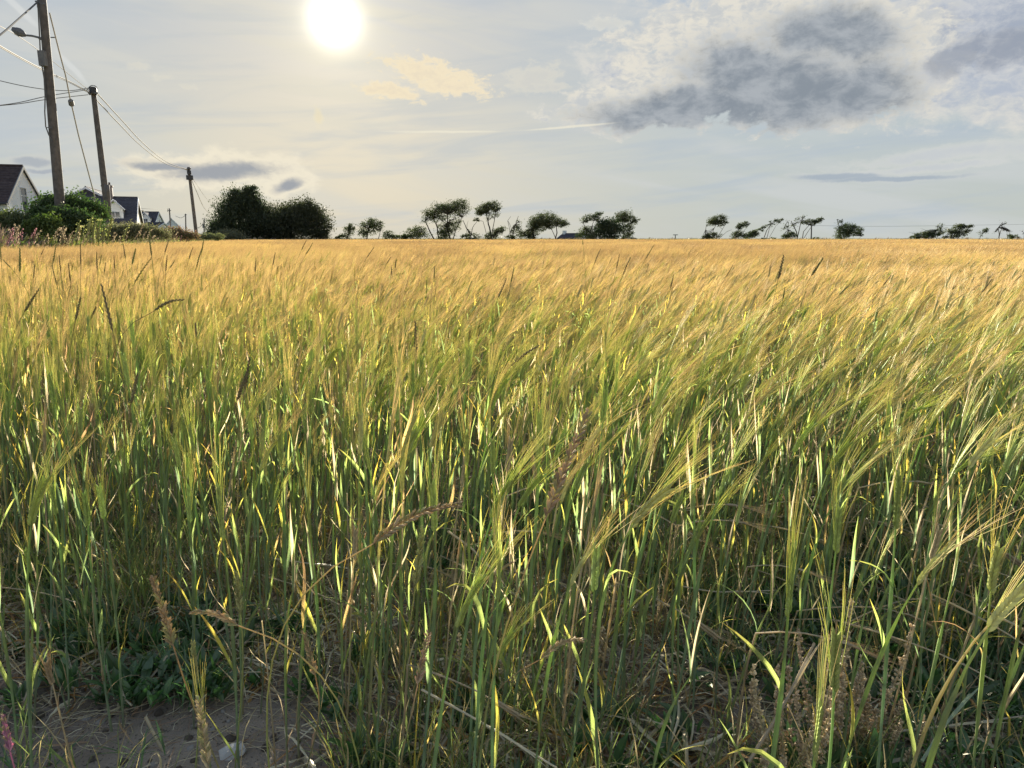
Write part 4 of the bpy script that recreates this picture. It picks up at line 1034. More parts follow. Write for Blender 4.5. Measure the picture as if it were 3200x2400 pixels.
make_tree('small_tree', "bushy tree with see-through right side, between the small twiggy tree and the big windblown one", 'tree', D0, [(1150, 712, 26, 20, 760), (1165, 700, 24, 13, 420), (1182, 716, 12, 20, 170), (1135, 732, 16, 14, 300)], [([(1145, 748), (1150, 715)], 5), ([(1180, 748), (1190, 720)], 3)], group=WT, seed=15, wind=(.3, 0, .9))
for i, (px, py, rx, ry, n, lb) in enumerate([(1065, 743, 26, 8, 420, "low scrub beside the small twiggy tree"), (1210, 735, 14, 12, 330, "small dark bush right of the bushy tree"), (1240, 742, 28, 8, 520, "low dark scrub left of the rounded bush"),
        (1300, 730, 34, 17, 1300, "rounded dark bush at the left foot of the big windblown tree"), (1265, 742, 22, 8, 380, "low scrub joining the rounded bush"), (1470, 742, 32, 8, 460, "low scrub under the dead forked tree"),
        (1860, 742, 20, 9, 400, "low scrub between the cottage tree and the round bush"), (2550, 746, 12, 4, 120, "tiny low bush between the sparse trees and the leaning dense one"), (2400, 746, 26, 3, 160, "flat low scrub under the thin bent tree"), (3163, 741, 21, 8, 420, "low dark cushion bush near the right border"), (1960, 746, 20, 5, 200, "low scrub right of the round bush")]):
    make_tree('bush', lb, 'bush', D0 - 1 if px < 2000 else 150, [(px, py, rx, ry, n)], [], (.3, .12), group=SH, seed=30 + i)
make_tree('windblown_tree', "big windblown tree with a double crown swept right and many bare lower limbs", 'tree', D0,
    [(1350, 663, 30, 22, 620), (1335, 680, 18, 18, 230), (1385, 655, 35, 17, 700), (1418, 645, 36, 17, 900), (1432, 660, 28, 14, 420), (1372, 680, 30, 15, 260), (1400, 715, 30, 18, 650), (1388, 735, 26, 14, 520), (1415, 690, 30, 12, 160)],
    [([(1360, 750), (1340, 715), (1330, 690)], 5), ([(1372, 750), (1365, 710), (1355, 680)], 5), ([(1408, 750), (1398, 710), (1400, 670)], 6), ([(1415, 750), (1425, 715), (1445, 680)], 3.5)], (.34, .09), group=WT, twigs=13, seed=40)
make_tree('dead_tree', "bare forked dead tree right of the big double crown", 'tree', D0, [(1466, 735, 10, 12, 60)],
    [([(1465, 750), (1466, 728), (1457, 712), (1447, 688)], 4), ([(1466, 728), (1478, 710), (1492, 690)], 2.5), ([(1457, 712), (1460, 700), (1464, 690)], 1.5)], group=WT, twigs=3, seed=41)
make_tree('windblown_tree', "slender tree with one high domed crown like a lollipop on a leaning trunk", 'tree', D0,
    [(1522, 652, 32, 15, 900), (1530, 645, 22, 12, 420), (1508, 665, 18, 8, 300), (1554, 656, 7, 6, 60), (1488, 686, 9, 5, 80), (1535, 675, 22, 16, 120), (1560, 720, 15, 10, 380), (1535, 738, 15, 13, 420)],
    [([(1536, 750), (1532, 720), (1524, 690), (1520, 665)], 6), ([(1533, 720), (1545, 690), (1548, 665)], 3), ([(1526, 700), (1510, 692), (1492, 688)], 2), ([(1536, 735), (1550, 725)], 4)], (.34, .09), group=WT, twigs=8, seed=42)
make_tree('dead_tree', "pair of bare thin stems with leafy foot, left of the umbrella tree", 'tree', D0, [(1612, 722, 17, 13, 300), (1595, 742, 14, 8, 260), (1618, 690, 9, 20, 36)],
    [([(1598, 750), (1605, 725), (1612, 700), (1620, 676)], 3), ([(1600, 740), (1592, 712), (1586, 690), (1596, 676)], 2)], group=WT, twigs=6, seed=43)
make_tree('windblown_tree', "wide umbrella shaped tree with two stems and a long flat crown swept right", 'tree', D0,
    [(1692, 688, 36, 19, 1300), (1678, 700, 26, 16, 700), (1725, 695, 30, 14, 800), (1752, 700, 22, 9, 420), (1665, 718, 15, 17, 460), (1700, 712, 24, 8, 260), (1640, 735, 16, 12, 380), (1665, 738, 14, 10, 300)],
    [([(1668, 750), (1665, 720), (1672, 700)], 9), ([(1734, 750), (1741, 728), (1738, 705)], 5), ([(1741, 730), (1725, 718), (1712, 705)], 2.5)], (.34, .09), group=WT, twigs=7, seed=44)
make_tree('windblown_tree', "thin leaning tree with a loose see-through crown behind the white cottage", 'tree', D0 + 2,
    [(1840, 679, 20, 11, 260), (1865, 675, 14, 8, 190), (1828, 690, 14, 8, 110), (1868, 690, 12, 6, 70), (1822, 728, 17, 18, 620), (1848, 736, 14, 12, 360)],
    [([(1830, 750), (1832, 720), (1822, 695)], 4), ([(1834, 735), (1848, 710), (1856, 690)], 3), ([(1846, 715), (1866, 700), (1872, 685)], 2)], (.34, .09), group=WT, twigs=9, seed=45)
make_tree('round_bush', "large round very dark bush right of the cottage tree", 'bush', D0, [(1905, 722, 37, 29, 3600), (1895, 712, 28, 20, 900)], [([(1905, 750), (1905, 730)], 6)], (.3, .14), (C(.02, .035, .016), C(.04, .06, .025)), (0, 0, 1), 2, seed=46)
make_tree('windblown_tree', "tree rising behind the round dark bush with its crown pulled right", 'tree', D0 + 3,
    [(1945, 677, 24, 13, 620), (1960, 685, 22, 10, 420), (1983, 690, 13, 6, 170), (1935, 690, 15, 8, 200), (1958, 715, 16, 15, 420), (1962, 735, 12, 10, 240)],
    [([(1948, 750), (1950, 720), (1945, 690)], 5), ([(1955, 735), (1970, 715), (1972, 700)], 3)], (.34, .09), group=WT, twigs=8, seed=47)
D1 = 165
make_tree('windblown_tree', "domed crown tree on thin bare limbs, first right of the open sky gap", 'tree', D1,
    [(2240, 687, 24, 12, 760), (2228, 695, 20, 9, 380), (2252, 700, 18, 8, 200), (2222, 738, 26, 8, 620), (2206, 745, 16, 5, 200)],
    [([(2210, 748), (2204, 725), (2208, 702)], 2.5), ([(2228, 748), (2228, 720), (2236, 700)], 3), ([(2235, 745), (2255, 722), (2265, 705)], 2), ([(2240, 735), (2270, 724), (2285, 718)], 1.5)], (.4, .10), group=WT, twigs=7, seed=50)
make_tree('windblown_tree', "small tree with tufted crown over a dark bush, second right of the sky gap", 'tree', D1, [(2322, 703, 18, 7, 360), (2312, 712, 12, 5, 150), (2300, 735, 14, 13, 520)],
    [([(2298, 748), (2302, 725), (2312, 710)], 3), ([(2315, 745), (2325, 722), (2335, 708)], 1.5)], (.4, .10), group=WT, twigs=6, seed=51)
make_tree('windblown_tree', "low wedge shaped bush with thin sprays trailing right", 'tree', D1, [(2340, 737, 22, 10, 700), (2352, 728, 12, 6, 220), (2376, 718, 13, 6, 80), (2384, 710, 8, 4, 40)], [([(2335, 748), (2355, 730), (2378, 716)], 2)], (.4, .10), group=WT, twigs=7, seed=52)
make_tree('windblown_tree', "thin bent tree with a sparse crown streaming right", 'tree', D1, [(2418, 692, 16, 6, 90), (2436, 690, 10, 5, 90), (2408, 702, 12, 7, 50)], [([(2384, 748), (2396, 720), (2410, 700)], 3), ([(2396, 720), (2408, 705), (2430, 690)], 2), ([(2400, 712), (2425, 705), (2440, 692)], 1.3)], (.4, .10), group=WT, twigs=8, seed=53)
make_tree('windblown_tree', "tall mostly bare tree with fine twigs over a low dark bush", 'tree', D1, [(2498, 688, 14, 12, 60), (2458, 705, 14, 14, 50), (2462, 738, 18, 9, 560), (2482, 700, 12, 12, 40)], [([(2490, 750), (2492, 725), (2480, 702), (2478, 690)], 3.5), ([(2492, 725), (2500, 700), (2506, 676)], 3), ([(2494, 735), (2470, 720), (2450, 712)], 2)], (.4, .10), group=WT, twigs=13, seed=54)
make_tree('windblown_tree', "slanting tree with two dark tufts reaching right towards the post", 'tree', D1, [(2522, 694, 19, 7, 300), (2554, 689, 12, 8, 380), (2535, 700, 14, 5, 100)], [([(2506, 750), (2508, 725), (2525, 704)], 3), ([(2508, 728), (2535, 712), (2552, 695)], 2)], (.4, .10), group=WT, twigs=8, seed=55)
make_tree('windblown_tree', "dense leaning tree with a bare topknot, right of the post", 'tree', D1, [(2640, 715, 24, 14, 900), (2665, 722, 26, 11, 620), (2630, 735, 24, 12, 620), (2682, 732, 18, 6, 180), (2625, 690, 12, 9, 40)], [([(2630, 750), (2628, 720), (2620, 685)], 4), ([(2640, 735), (2630, 705), (2634, 684)], 2), ([(2678, 748), (2690, 740), (2700, 735)], 1.2)], (.4, .10), group=WT, twigs=9, seed=56)
make_tree('windblown_tree', "long low dark thicket with bare branches rising at its right end", 'tree', D1, [(2890, 737, 38, 9, 1100), (2918, 728, 28, 9, 520), (2870, 743, 26, 5, 300), (2935, 708, 12, 8, 40), (2944, 722, 8, 12, 30)], [([(2905, 748), (2920, 725), (2928, 705)], 2.5), ([(2925, 740), (2938, 718), (2946, 704)], 2)], (.4, .10), group=WT, twigs=9, seed=57)
make_tree('windblown_tree', "windswept dark tree with layered branches, second from the right border", 'tree', D1, [(2990, 715, 24, 11, 560), (3015, 708, 22, 6, 260), (2985, 735, 20, 9, 460), (3025, 722, 16, 5, 100), (3005, 730, 20, 8, 200), (2965, 743, 18, 4, 160)], [([(2978, 750), (2985, 725), (3000, 708)], 4), ([(2985, 730), (3010, 725), (3030, 715)], 2)], (.4, .10), group=WT, twigs=9, seed=58)
make_tree('windblown_tree', "tiny sparse tree with a single tuft between two larger trees at right", 'tree', D1, [(3078, 720, 9, 6, 110), (3068, 728, 9, 8, 40)], [([(3058, 750), (3064, 735), (3078, 718)], 2)], (.4, .10), group=WT, twigs=7, seed=59)
make_tree('dead_tree', "round bare twiggy tree on a thin trunk at the right", 'tree', D1, [(3122, 710, 20, 16, 26), (3145, 722, 14, 6, 14)], [([(3121, 750), (3121, 732), (3116, 712)], 3), ([(3121, 735), (3130, 715), (3132, 700)], 2.2)], (.4, .10), group=WT, twigs=26, seed=60)
make_tree('dead_tree', "bare pale tree cut by the right border", 'tree', D1, [(3202, 728, 12, 14, 10)], [([(3200, 750), (3200, 728)], 2)], (.4, .10), group=WT, twigs=12, seed=61)

# ---- hedge at the foot of the first pole
BG1 = (C(.042, .078, .028), C(.085, .125, .042))
BG2 = (C(.038, .068, .026), C(.075, .11, .04))
make_tree('hedge_bush', "large leafy green bush wrapped round the foot of the near pole", 'bush', 27.5, [(158, 674, 58, 42, 4000), (122, 702, 42, 28, 1900), (205, 664, 52, 42, 3300), (255, 670, 45, 34, 2400), (290, 664, 28, 26, 900), (190, 700, 110, 26, 3600), (312, 680, 16, 14, 260), (160, 642, 30, 22, 900), (235, 654, 36, 20, 800)], [([(230, 745), (225, 690)], 6)], (.11, .05), BG1, (.3, 0, .6), 8, seed=70, wr=.02, depth=.45)
make_tree('hedge_bush', "dark leafy bush hiding the foot of the near pole", 'bush', 25.6, [(195, 694, 62, 32, 3200), (245, 700, 40, 28, 1600), (150, 705, 36, 26, 1200)], [], (.11, .05), BG2, (.3, 0, .6), seed=76, depth=.4)
make_tree('hedge_bush', "light green bush shoot in front of the large bush by the near pole", 'bush', 24.0, [(150, 705, 22, 24, 900), (100, 712, 20, 12, 420)], [], (.10, .05), (C(.07, .12, .035), C(.12, .17, .05)), (.2, 0, .8), seed=71, depth=.5)
make_tree('hedge_bush', "dull green scrub below the white gable house at the left border", 'bush', 25.5, [(40, 706, 48, 28, 2200), (5, 698, 30, 26, 1100), (80, 712, 30, 20, 900)], [], (.11, .05), (C(.08, .11, .045), C(.15, .18, .08)), (.3, 0, .7), seed=72, depth=.5)
make_tree('hedge_bush', "grey green feathery scrub right of the second pole", 'bush', 33, [(385, 730, 52, 19, 2200), (440, 729, 48, 18, 2000), (345, 732, 40, 20, 1600), (490, 736, 34, 12, 1100), (410, 716, 30, 12, 300)], [], (.15, .03), (C(.13, .15, .07), C(.26, .25, .15)), (.5, 0, .7), seed=73, depth=.4)
make_tree('hedge_bush', "low reddish green scrub below the small gable house", 'bush', 45, [(540, 733, 30, 14, 900), (580, 738, 34, 11, 900), (515, 730, 22, 12, 500)], [], (.17, .05), (C(.12, .13, .06), C(.26, .17, .12)), (.5, 0, .7), seed=74, depth=.4)
make_tree('hedge_bush', "low green scrub at the foot of the third pole", 'bush', 62, [(630, 742, 44, 7, 900), (670, 742, 30, 8, 500)], [], (.2, .06), (C(.10, .12, .06), C(.17, .18, .09)), (.5, 0, .7), seed=75, depth=.3)
def herb(name, label, cat, px, py_top, d, n, H, col, col2, sp_w, lean=.15, group=None, seed=0, spread=.25, part='flower_spike'):
    r = random.Random(seed); p_ = at(px, py_top, d); gz = p_.z - H
    t = thing(name, label, cat, (p_.x, d, gz), 0, group); m = MB()
    for i in range(n):
        s0 = (r.gauss(0, spread), r.gauss(0, spread * .5), 0); h = H * r.uniform(.7, 1.02); ph = r.gauss(0, .8)
        path = bend_path(r, 9, h, R(r.uniform(-8, 10)), R(r.uniform(10, 30)) + lean, 2, .1, s0, ph)
        m.tube(path[:6], .006, col2, 4, cap=False)
        for q in range(10):
            a = r.uniform(0, 6.28); b0 = path[r.randint(1, 4)]; lf = bend_path(r, 3, .12, .6, 1.3, 1, .1, b0, a); m.ribbon(lf, np.array([.8, 1, .1]) * .02, (-math.sin(a), math.cos(a), 0), col2 * r.uniform(.8, 1.3), .2)
        f_ = MB(); f_.tube(path[4:], np.array([.3, .9, 1, .7, .15]) * sp_w * .6, col * .8, 5)
        P = []; 
        for _ in range(26):
            s = r.uniform(0, 3.99); k_ = int(s) + 4; b0 = path[k_] * (1 - s % 1) + path[k_ + 1] * (s % 1); P.append(b0 + np.array([r.gauss(0, 1), r.gauss(0, 1), r.gauss(0, .4)]) * sp_w * .8)
        f_.leaves(np.array(P), .05, .022, np.tile([.5, 0, 1.0], (26, 1)) + nr.normal(0, .4, (26, 3)), col[None, :] * nr.uniform(.7, 1.4, (26, 1)))
        f_.build(part, M_WEED, t)
    m.build('stems', M_WEED, t); return t
YG = C(.27, .28, .12)
herb('tall_dock', "tall olive herb with upright dense spires right of the near pole", 'plant', 268, 668, 23.5, 9, 1.5, YG, C(.12, .16, .06), .045, group='tall herbs on the verge', seed=80, spread=.28)
herb('tall_dock', "olive herb with slanting spires right of the upright one", 'plant', 305, 662, 23.8, 9, 1.5, YG, C(.12, .16, .06), .045, .35, group='tall herbs on the verge', seed=81, spread=.25)
herb('tall_dock', "single olive spire left of the upright herb", 'plant', 236, 685, 23.5, 3, 1.2, YG, C(.12, .16, .06), .04, group='tall herbs on the verge', seed=82, spread=.12)
PL = C(.30, .25, .18)
for i, (px, py, d, lb) in enumerate([(30, 675, 21, "brown plumed grass clump left of the large bush"), (62, 690, 20.5, "pale plumed grass bowing right below the white gable house"), (90, 715, 20, "low pale plumed grass at the foot of the large bush"), (165, 685, 22, "brown plumed grass in front of the near pole"),
        (195, 678, 22, "tallest brown plume in front of the large bush"), (218, 700, 22, "short brown plumed grass left of the olive spires"), (365, 700, 26, "pale plumed grass right of the second pole"), (430, 688, 29, "wispy pale plumed grass below the dormer house"), (478, 708, 30, "leaning pale plumes at the right end of the scrub")]):
    herb('plumed_grass', lb, 'grass clump', px, py + 6, d, 5, 1.1, PL, C(.16, .17, .08), .018, .5, 'plumed grass clumps on the verge', 90 + i, .3, 'plume')
PK = C(.24, .14, .15)
for i, (px, py, d, lb) in enumerate([(8, 700, 20, "pink flowered plant at the left border"), (34, 700, 20, "pink flowered plant below the plumed grass on the left"), (12, 722, 19.5, "low pink flowered plant at the left border"), (535, 722, 42, "reddish flowered plant below the small gable house"), (500, 715, 38, "reddish flowered plant at the right end of the scrub"), (565, 728, 44, "low reddish flowered plant right of the small gable house")]):
    herb('pink_flower_plant', lb, 'flower', px, py + 8, d, 3, .9, PK * (1 if i < 3 else .6), C(.12, .17, .06), .022, .2, 'pink flowering plants on the verge', 110 + i, .22)

# ---------------------------------------------------------------- houses
M_WHITE = surf_mat("white_render", (.78, .79, .80), (.84, .84, .84), 2.5, .85, .15, 30)
M_BEIGE = surf_mat("beige_render", (.36, .33, .28), (.44, .40, .34), 3, .9, .2, 30)
M_SLATE = surf_mat("slate", (.065, .063, .075), (.105, .098, .11), 4, .95, .2, 20, attr=True, spec=.04)
M_TILE = surf_mat("brown_tile", (.06, .045, .045), (.10, .075, .07), 4, .95, .2, 20, attr=True, spec=.04)
M_TRIM = surf_mat("white_trim", (.75, .75, .76), None, 3, .6)
M_DTRIM = surf_mat("dark_trim", (.05, .05, .055), None, 3, .6)
M_GLASS = surf_mat("window_glass", (.04, .05, .06), (.07, .08, .09), 2, .1, spec=.5)
M_SILL = surf_mat("sill", (.22, .22, .22), None, 3, .7)
M_BRICKC = surf_mat("chimney_render", (.17, .14, .13), (.24, .20, .18), 6, .9, .3, 30)
def mat_rot(az):           # local x axis points along compass azimuth az
    return az
class House:
    "ridge along local X, front towards local -Y; origin at the ground, centre"
    def __init__(s, name, label, loc, x_az, L, W, He, Hr, wall, roof, over=.3, group=None):
        s.t = thing(name, label, 'house', loc, math.radians(90 - x_az), group); s.L, s.W, s.He, s.Hr = L, W, He, Hr; s.wall_m, s.roof_m = wall, roof
        a, b = L / 2, W / 2; m = MB()
        v = [(-a, -b, 0), (a, -b, 0), (a, b, 0), (-a, b, 0), (-a, -b, He), (a, -b, He), (a, b, He), (-a, b, He), (-a, 0, Hr), (a, 0, Hr)]
        m.raw(v, [(0, 1, 5, 4), (1, 2, 6, 9, 5), (2, 3, 7, 6), (3, 0, 4, 8, 7)], (1, 1, 1, 1)); m.build('wall', wall, s.t)
        sl = (Hr - He) / b
        for sg in (-1, 1):
            m = MB(); rows = 14; th = .06
            for i in range(rows):    # courses of slates, each a little proud of the one above
                y0, y1 = (b + over) * (1 - i / rows), (b + over) * (1 - (i + 1) / rows)
                z0, z1 = Hr - sl * y0 + .10, Hr - sl * y1 + .10 - .03
                if i == rows - 1: z1 = Hr + .10
                q = [(-a - over * .5, sg * y0, z0), (a + over * .5, sg * y0, z0), (a + over * .5, sg * y1, z1), (-a - over * .5, sg * y1, z1)]
                q2 = [(x, y, z - th) for x, y, z in q]
                sh = rnd.uniform(.9, 1.1); m.raw(q + q2, [(0, 1, 2, 3), (7, 6, 5, 4), (0, 4, 5, 1), (1, 5, 6, 2), (2, 6, 7, 3), (3, 7, 4, 0)], (sh, sh, sh, 1))
            m.build('roof', roof, s.t)
        for sx in (-1, 1):         # verge boards along the gable edges
            m = MB()
            for sg in (-1, 1):
                x = sx * (a + over * .5 + .03); y0 = b + over; z0 = Hr - sl * y0
                m.raw([(x - .03, sg * y0, z0 - .12), (x + .03, sg * y0, z0 - .12), (x + .03, sg * y0, z0 + .12), (x - .03, sg * y0, z0 + .12), (x - .03, 0, Hr - .12), (x + .03, 0, Hr - .12), (x + .03, 0, Hr + .12), (x - .03, 0, Hr + .12)],
                      [(0, 1, 2, 3), (4, 7, 6, 5), (0, 4, 5, 1), (1, 5, 6, 2), (2, 6, 7, 3), (3, 7, 4, 0)], (1, 1, 1, 1))
            m.build('verge_board', s.vb if hasattr(s, 'vb') else M_TRIM, s.t)
        m = MB(); m.tube([(-a - over * .5, 0, Hr + .13), (a + over * .5, 0, Hr + .13)], .09, (1.1, 1.1, 1.1, 1), 6); m.build('ridge_tile', roof, s.t)
        m = MB(); m.tube([(-a - .1, -b - over - .05, He - sl * over + .0), (a + .1, -b - over - .05, He - sl * over + .0)], .07, (1, 1, 1, 1), 6); m.build('gutter', M_DTRIM, s.t)
    def window(s, face, u, z, w, h, bars=True):
        "face 'front' (-Y) or 'right' (+X) ; u along the face"
        if face == 'front': T = Matrix.Translation((u, -s.W / 2, z))
        else: T = Matrix.Translation((s.L / 2, u, z)) @ Matrix.Rotation(math.pi / 2, 4, 'Z')
        fr = MB()
        for (cx, cz, sx, sz) in ((0, h / 2, w, .07), (0, -h / 2, w, .07), (-w / 2, 0, .07, h), (w / 2, 0, .07, h)): fr.box(cx, -.02, cz, sx, .10, sz, M=T)
        if bars: fr.box(0, -.02, h * .18, w - .08, .05, .05, M=T)
        f_ = fr.build('window', M_TRIM, s.t)
        p_ = MB(); p_.box(0, .004, 0, w - .08, .02, h - .08, M=T); p_.build('pane', M_GLASS, f_)
        q_ = MB(); q_.box(0, -.07, -h / 2 - .09, w + .3, .2, .09, M=T); q_.build('sill', M_SILL, f_)
    def chimney(s, u, w, h, y=0, d=None):
        m = MB(); m.box(u, y, s.Hr + h / 2 - .7, w, d or .7, h + 1.0); c_ = m.build('chimney', M_BRICKC, s.t)
        m = MB(); m.box(u, y, s.Hr + h - .15, w + .16, (d or .7) + .16, .14); m.build('chimney_cap', M_BRICKC, c_)
        m = MB()
        for q in (-1, 1): m.tube([(u + q * w * .25, y, s.Hr + h - .08), (u + q * w * .25, y, s.Hr + h + .25)], .10, (1, 1, 1, 1), 7)
        m.build('chimney_pot', M_TILE, c_)
    def dormer(s, u, w, zb, h, rh, out_=None):
        b = s.W / 2; sl = (s.Hr - s.He) / b
        yb = -b + .35; ytop = -(s.Hr - zb - h - .0) / sl if sl else 0; m = MB()
        z1 = zb + h; a = w / 2
        m.raw([(u - a, yb, zb), (u + a, yb, zb), (u + a, yb, z1), (u - a, yb, z1), (u, yb, z1 + rh), (u - a, ytop, zb), (u + a, ytop, zb), (u + a, ytop, z1), (u - a, ytop, z1), (u, ytop + rh / sl, z1 + rh)],
              [(0, 1, 2, 4, 3), (0, 3, 8, 5), (1, 6, 7, 2), (3, 4, 9, 8), (2, 7, 9, 4)], (1, 1, 1, 1)); dm = m.build('dormer', s.wall_m, s.t)
        m = MB()
        for sg in (-1, 1):
            q = [(u + sg * (a + .2), yb - .25, z1 - .18), (u, yb - .25, z1 + rh + .06), (u, ytop + rh / sl + .2, z1 + rh + .06), (u + sg * (a + .2), ytop + .2, z1 - .18)]
            q2 = [(x, y, z + .07) for x, y, z in q]; m.raw(q + q2, [(0, 1, 2, 3), (4, 7, 6, 5), (0, 4, 5, 1), (1, 5, 6, 2), (2, 6, 7, 3), (3, 7, 4, 0)], (1, 1, 1, 1))
        m.build('dormer_roof', s.roof_m, dm)
        m = MB()
        for sg in (-1, 1): m.tube([(u + sg * (a + .22), yb - .28, z1 - .15), (u, yb - .28, z1 + rh + .12)], .07, (1, 1, 1, 1), 4)
        m.box(u, yb - .04, zb + h * .45, w * .62, .06, h * .62); m.build('dormer_frame', M_TRIM, dm)
        m = MB()
        for q in (-1, 1): m.box(u + q * w * .15, yb - .075, zb + h * .45, w * .26, .03, h * .5)
        m.build('pane', M_GLASS, dm)

GZ = .55
def house_at(px, d): p_ = at(px, 700, d); return (p_.x, d, GZ)
# 1: white gabled house at the left border. gable apex seen at (63,523)
apex = at(66, 523, 58.0)
L1, az1 = 14.0, 75.0
u_ = np.array([math.sin(R(az1)), math.cos(R(az1))]); c1 = (apex.x - u_[0] * L1 / 2, 58.0 - u_[1] * L1 / 2, GZ)
M_DVB = M_DTRIM
House.vb = M_SILL
h1 = House('white_gable_house', "white rendered house with steep dark roof and one narrow gable window at the left border", c1, az1, L1, 7.4, apex.z - GZ - 2.75, apex.z - GZ, M_WHITE, M_TILE, .25)
h1.window('right', -.35, 3.35, 1.25, 1.95)
h1.window('front', 4.2, 1.4, 1.3, 1.2)
o = MB(); o.box(c1[0] * 0 + 9.4, 2.9, 1.6, 2.6, 3.0, 3.2); o.build('porch_wall', M_WHITE, h1.t)
o = MB(); o.box(9.4, 2.9, 3.3, 3.0, 3.4, .16); o.build('porch_roof', M_SLATE, h1.t)
# 2: grey roofed dormer bungalow with chimney
House.vb = M_TRIM
ap2 = at(425, 621, 80); az2 = 67.0; L2 = 8.6
u_ = np.array([math.sin(R(az2)), math.cos(R(az2))]); c2 = (ap2.x - u_[0] * L2 / 2, 80 - u_[1] * L2 / 2, GZ)
h2 = House('dormer_house', "grey slate roofed house with a dark chimney, a white dormer and a beige gable", c2, az2, L2, 8.6, ap2.z - GZ - 2.5, ap2.z - GZ, M_WHITE, M_SLATE, .35)
h2.wall_m = M_WHITE
h2.dormer(2.5, 1.5, ap2.z - GZ - 2.35, 1.15, .75)
for u, z in ((-2.6, 1.3), (0, 1.3), (2.6, 1.3)): h2.window('front', u, z, 1.3, 1.1)
h2.chimney(1.65, .95, 1.4)
m = MB(); a_ = L2 / 2 + .015; m.raw([(a_, -4.2, 0), (a_, 4.2, 0), (a_, 4.2, h2.He), (a_, 0, h2.Hr - .15), (a_, -4.2, h2.He)], [(0, 1, 2, 3, 4)], (1, 1, 1, 1)); m.build('gable_facing', M_BEIGE, h2.t)
# 3: its neighbour in front with the hip towards us
ap3 = at(268, 587, 84)
h3 = House('slate_wing', "low dark slate gable rising behind the dormer house, left of its chimney", (ap3.x - 7 * .326, 84 + 7 * .946, GZ), 161.0, 14, 7.0, ap3.z - GZ - 1.9, ap3.z - GZ, M_SLATE, M_SLATE, .3)
# slate hung gable faces us, so it reads as a dark hip
# 4: far house with a row of three dormers
ap4 = at(482, 664, 140); az4 = 80
h4 = House('far_dormer_house', "far grey house with a row of three white dormers", (ap4.x - 3.2, 140, GZ), az4, 7.4, 7.5, ap4.z - GZ - 2.6, ap4.z - GZ, M_WHITE, M_SLATE, .3)
for u in (-2.3, 0, 2.3): h4.dormer(u, 1.4, ap4.z - GZ - 2.0, 1.0, .8)
h4.window('right', 0, 3.2, 1.0, 1.2)
# low annexe roof running right from it
ap4b = at(492, 697, 130)
h4b = House('low_annexe', "low white annexe with a flat pitched roof right of the three dormer house", (ap4b.x - 4.0, 132, GZ), 88, 8.0, 5, ap4b.z - GZ - .7, ap4b.z - GZ, M_WHITE, M_SLATE, .3)
# 5: small white gable
ap5 = at(534, 683, 185)
h5 = House('small_gable_house', "small distant white gable end with dark roof edges", (ap5.x - 1.5, 185 + 3.6, GZ), 156, 8, 6.4, ap5.z - GZ - 3.6, ap5.z - GZ, M_WHITE, M_SLATE, .35)
h5.window('right', 0, 2.6, .9, 1.0)
# 6: bits of roof showing behind the big bush
ap6 = at(158, 612, 74)
h6 = House('low_roof_house', "low dark roof showing between the near pole and the large bush", (ap6.x, 76, GZ), 85, 3.0, 6, ap6.z - GZ - 1.6, ap6.z - GZ, M_WHITE, M_SLATE, .2)
# 7: white cottage far right of centre
ap7 = at(1795, 731, 170)
House.vb = M_TRIM
h7 = House('far_cottage', "tiny far white cottage with grey roof and a chimney behind the windblown trees", (ap7.x, 172, .3), 128, 6.2, 4.4, ap7.z - .3 - 1.0, ap7.z - .3, M_WHITE, M_SLATE, .2)
m = MB(); m.box(-2.6, 0, h7.Hr + .2, .7, .7, 1.2); m.build('chimney', M_WHITE, h7.t)

# ---------------------------------------------------------------- poles, lamp and wires
M_POLE = surf_mat("weathered_pole", (.09, .08, .072), (.16, .142, .13), 5, .85, .3, 30)
M_METAL = surf_mat("galvanised", (.14, .14, .15), (.2, .2, .2), 6, .8, metallic=.2)
M_CABLE = surf_mat("cable", (.13, .13, .13), None, 3, .95, spec=.05)
M_WIREP = surf_mat("pale_wire", (.42, .40, .36), None, 3, .95, spec=.05)
def pole(label, top, foot, d, r0, r1, name='utility_pole', cat='pole', extra=None):
    T = np.array(at(top[0], top[1], d)); B = np.array(at(foot[0], foot[1], d)); ax = (T - B) / (T[2] - B[2]); O = B + ax * (GZ - .1 - B[2])
    t = thing(name, label, cat, tuple(O), 0, 'wooden poles carrying the overhead wires')
    n = 9; pts = [(T - O) * s for s in np.linspace(0, 1, n)]
    m = MB(); m.tube(pts, np.linspace(r0, r1, n), (1, 1, 1, 1), 12); m.build('shaft', M_POLE, t, smooth=True)
    return t, O
def px3(px, py, d): return np.array(at(px, py, d))
t1, O1 = pole("nearest thick wooden pole carrying a street lamp and a grey box", (127, -60), (192, 690), 27, .185, .125)
def part(t, O, name, mat, fn, parent=None):
    m = MB(); fn(m, O); return m.build(name, mat, parent or t)
def P1f(m, O):
    m.tube([px3(125, 118, 27) - O, px3(100, 112, 27) - O, px3(78, 110, 27) - O], .035, (1, 1, 1, 1), 6); m.tube([px3(141, 124, 27) - O, px3(122, 119, 27) - O], .05, (1, 1, 1, 1), 6)
arm = part(t1, O1, 'lamp_arm', M_METAL, P1f)
def headf(m, O):
    a = px3(80, 111, 27) - O; b = px3(60, 100, 27) - O; c = px3(38, 92, 27) - O
    m.tube([a, (a + b) / 2, b, (b + c) / 2, c], [.05, .12, .14, .12, .05], (1, 1, 1, 1), 8)
lh = part(t1, O1, 'street_lamp_head', M_METAL, headf)
part(t1, O1, 'photo_cell', M_DTRIM, lambda m, O: m.tube([px3(44, 92, 27) - O, px3(43, 86, 27) - O], .06, (1, 1, 1, 1), 8), lh)
bx = px3(134, 183, 26.8) - O1
part(t1, O1, 'switch_box', M_METAL, lambda m, O: m.box(bx[0], bx[1], bx[2], .22, .2, .50))
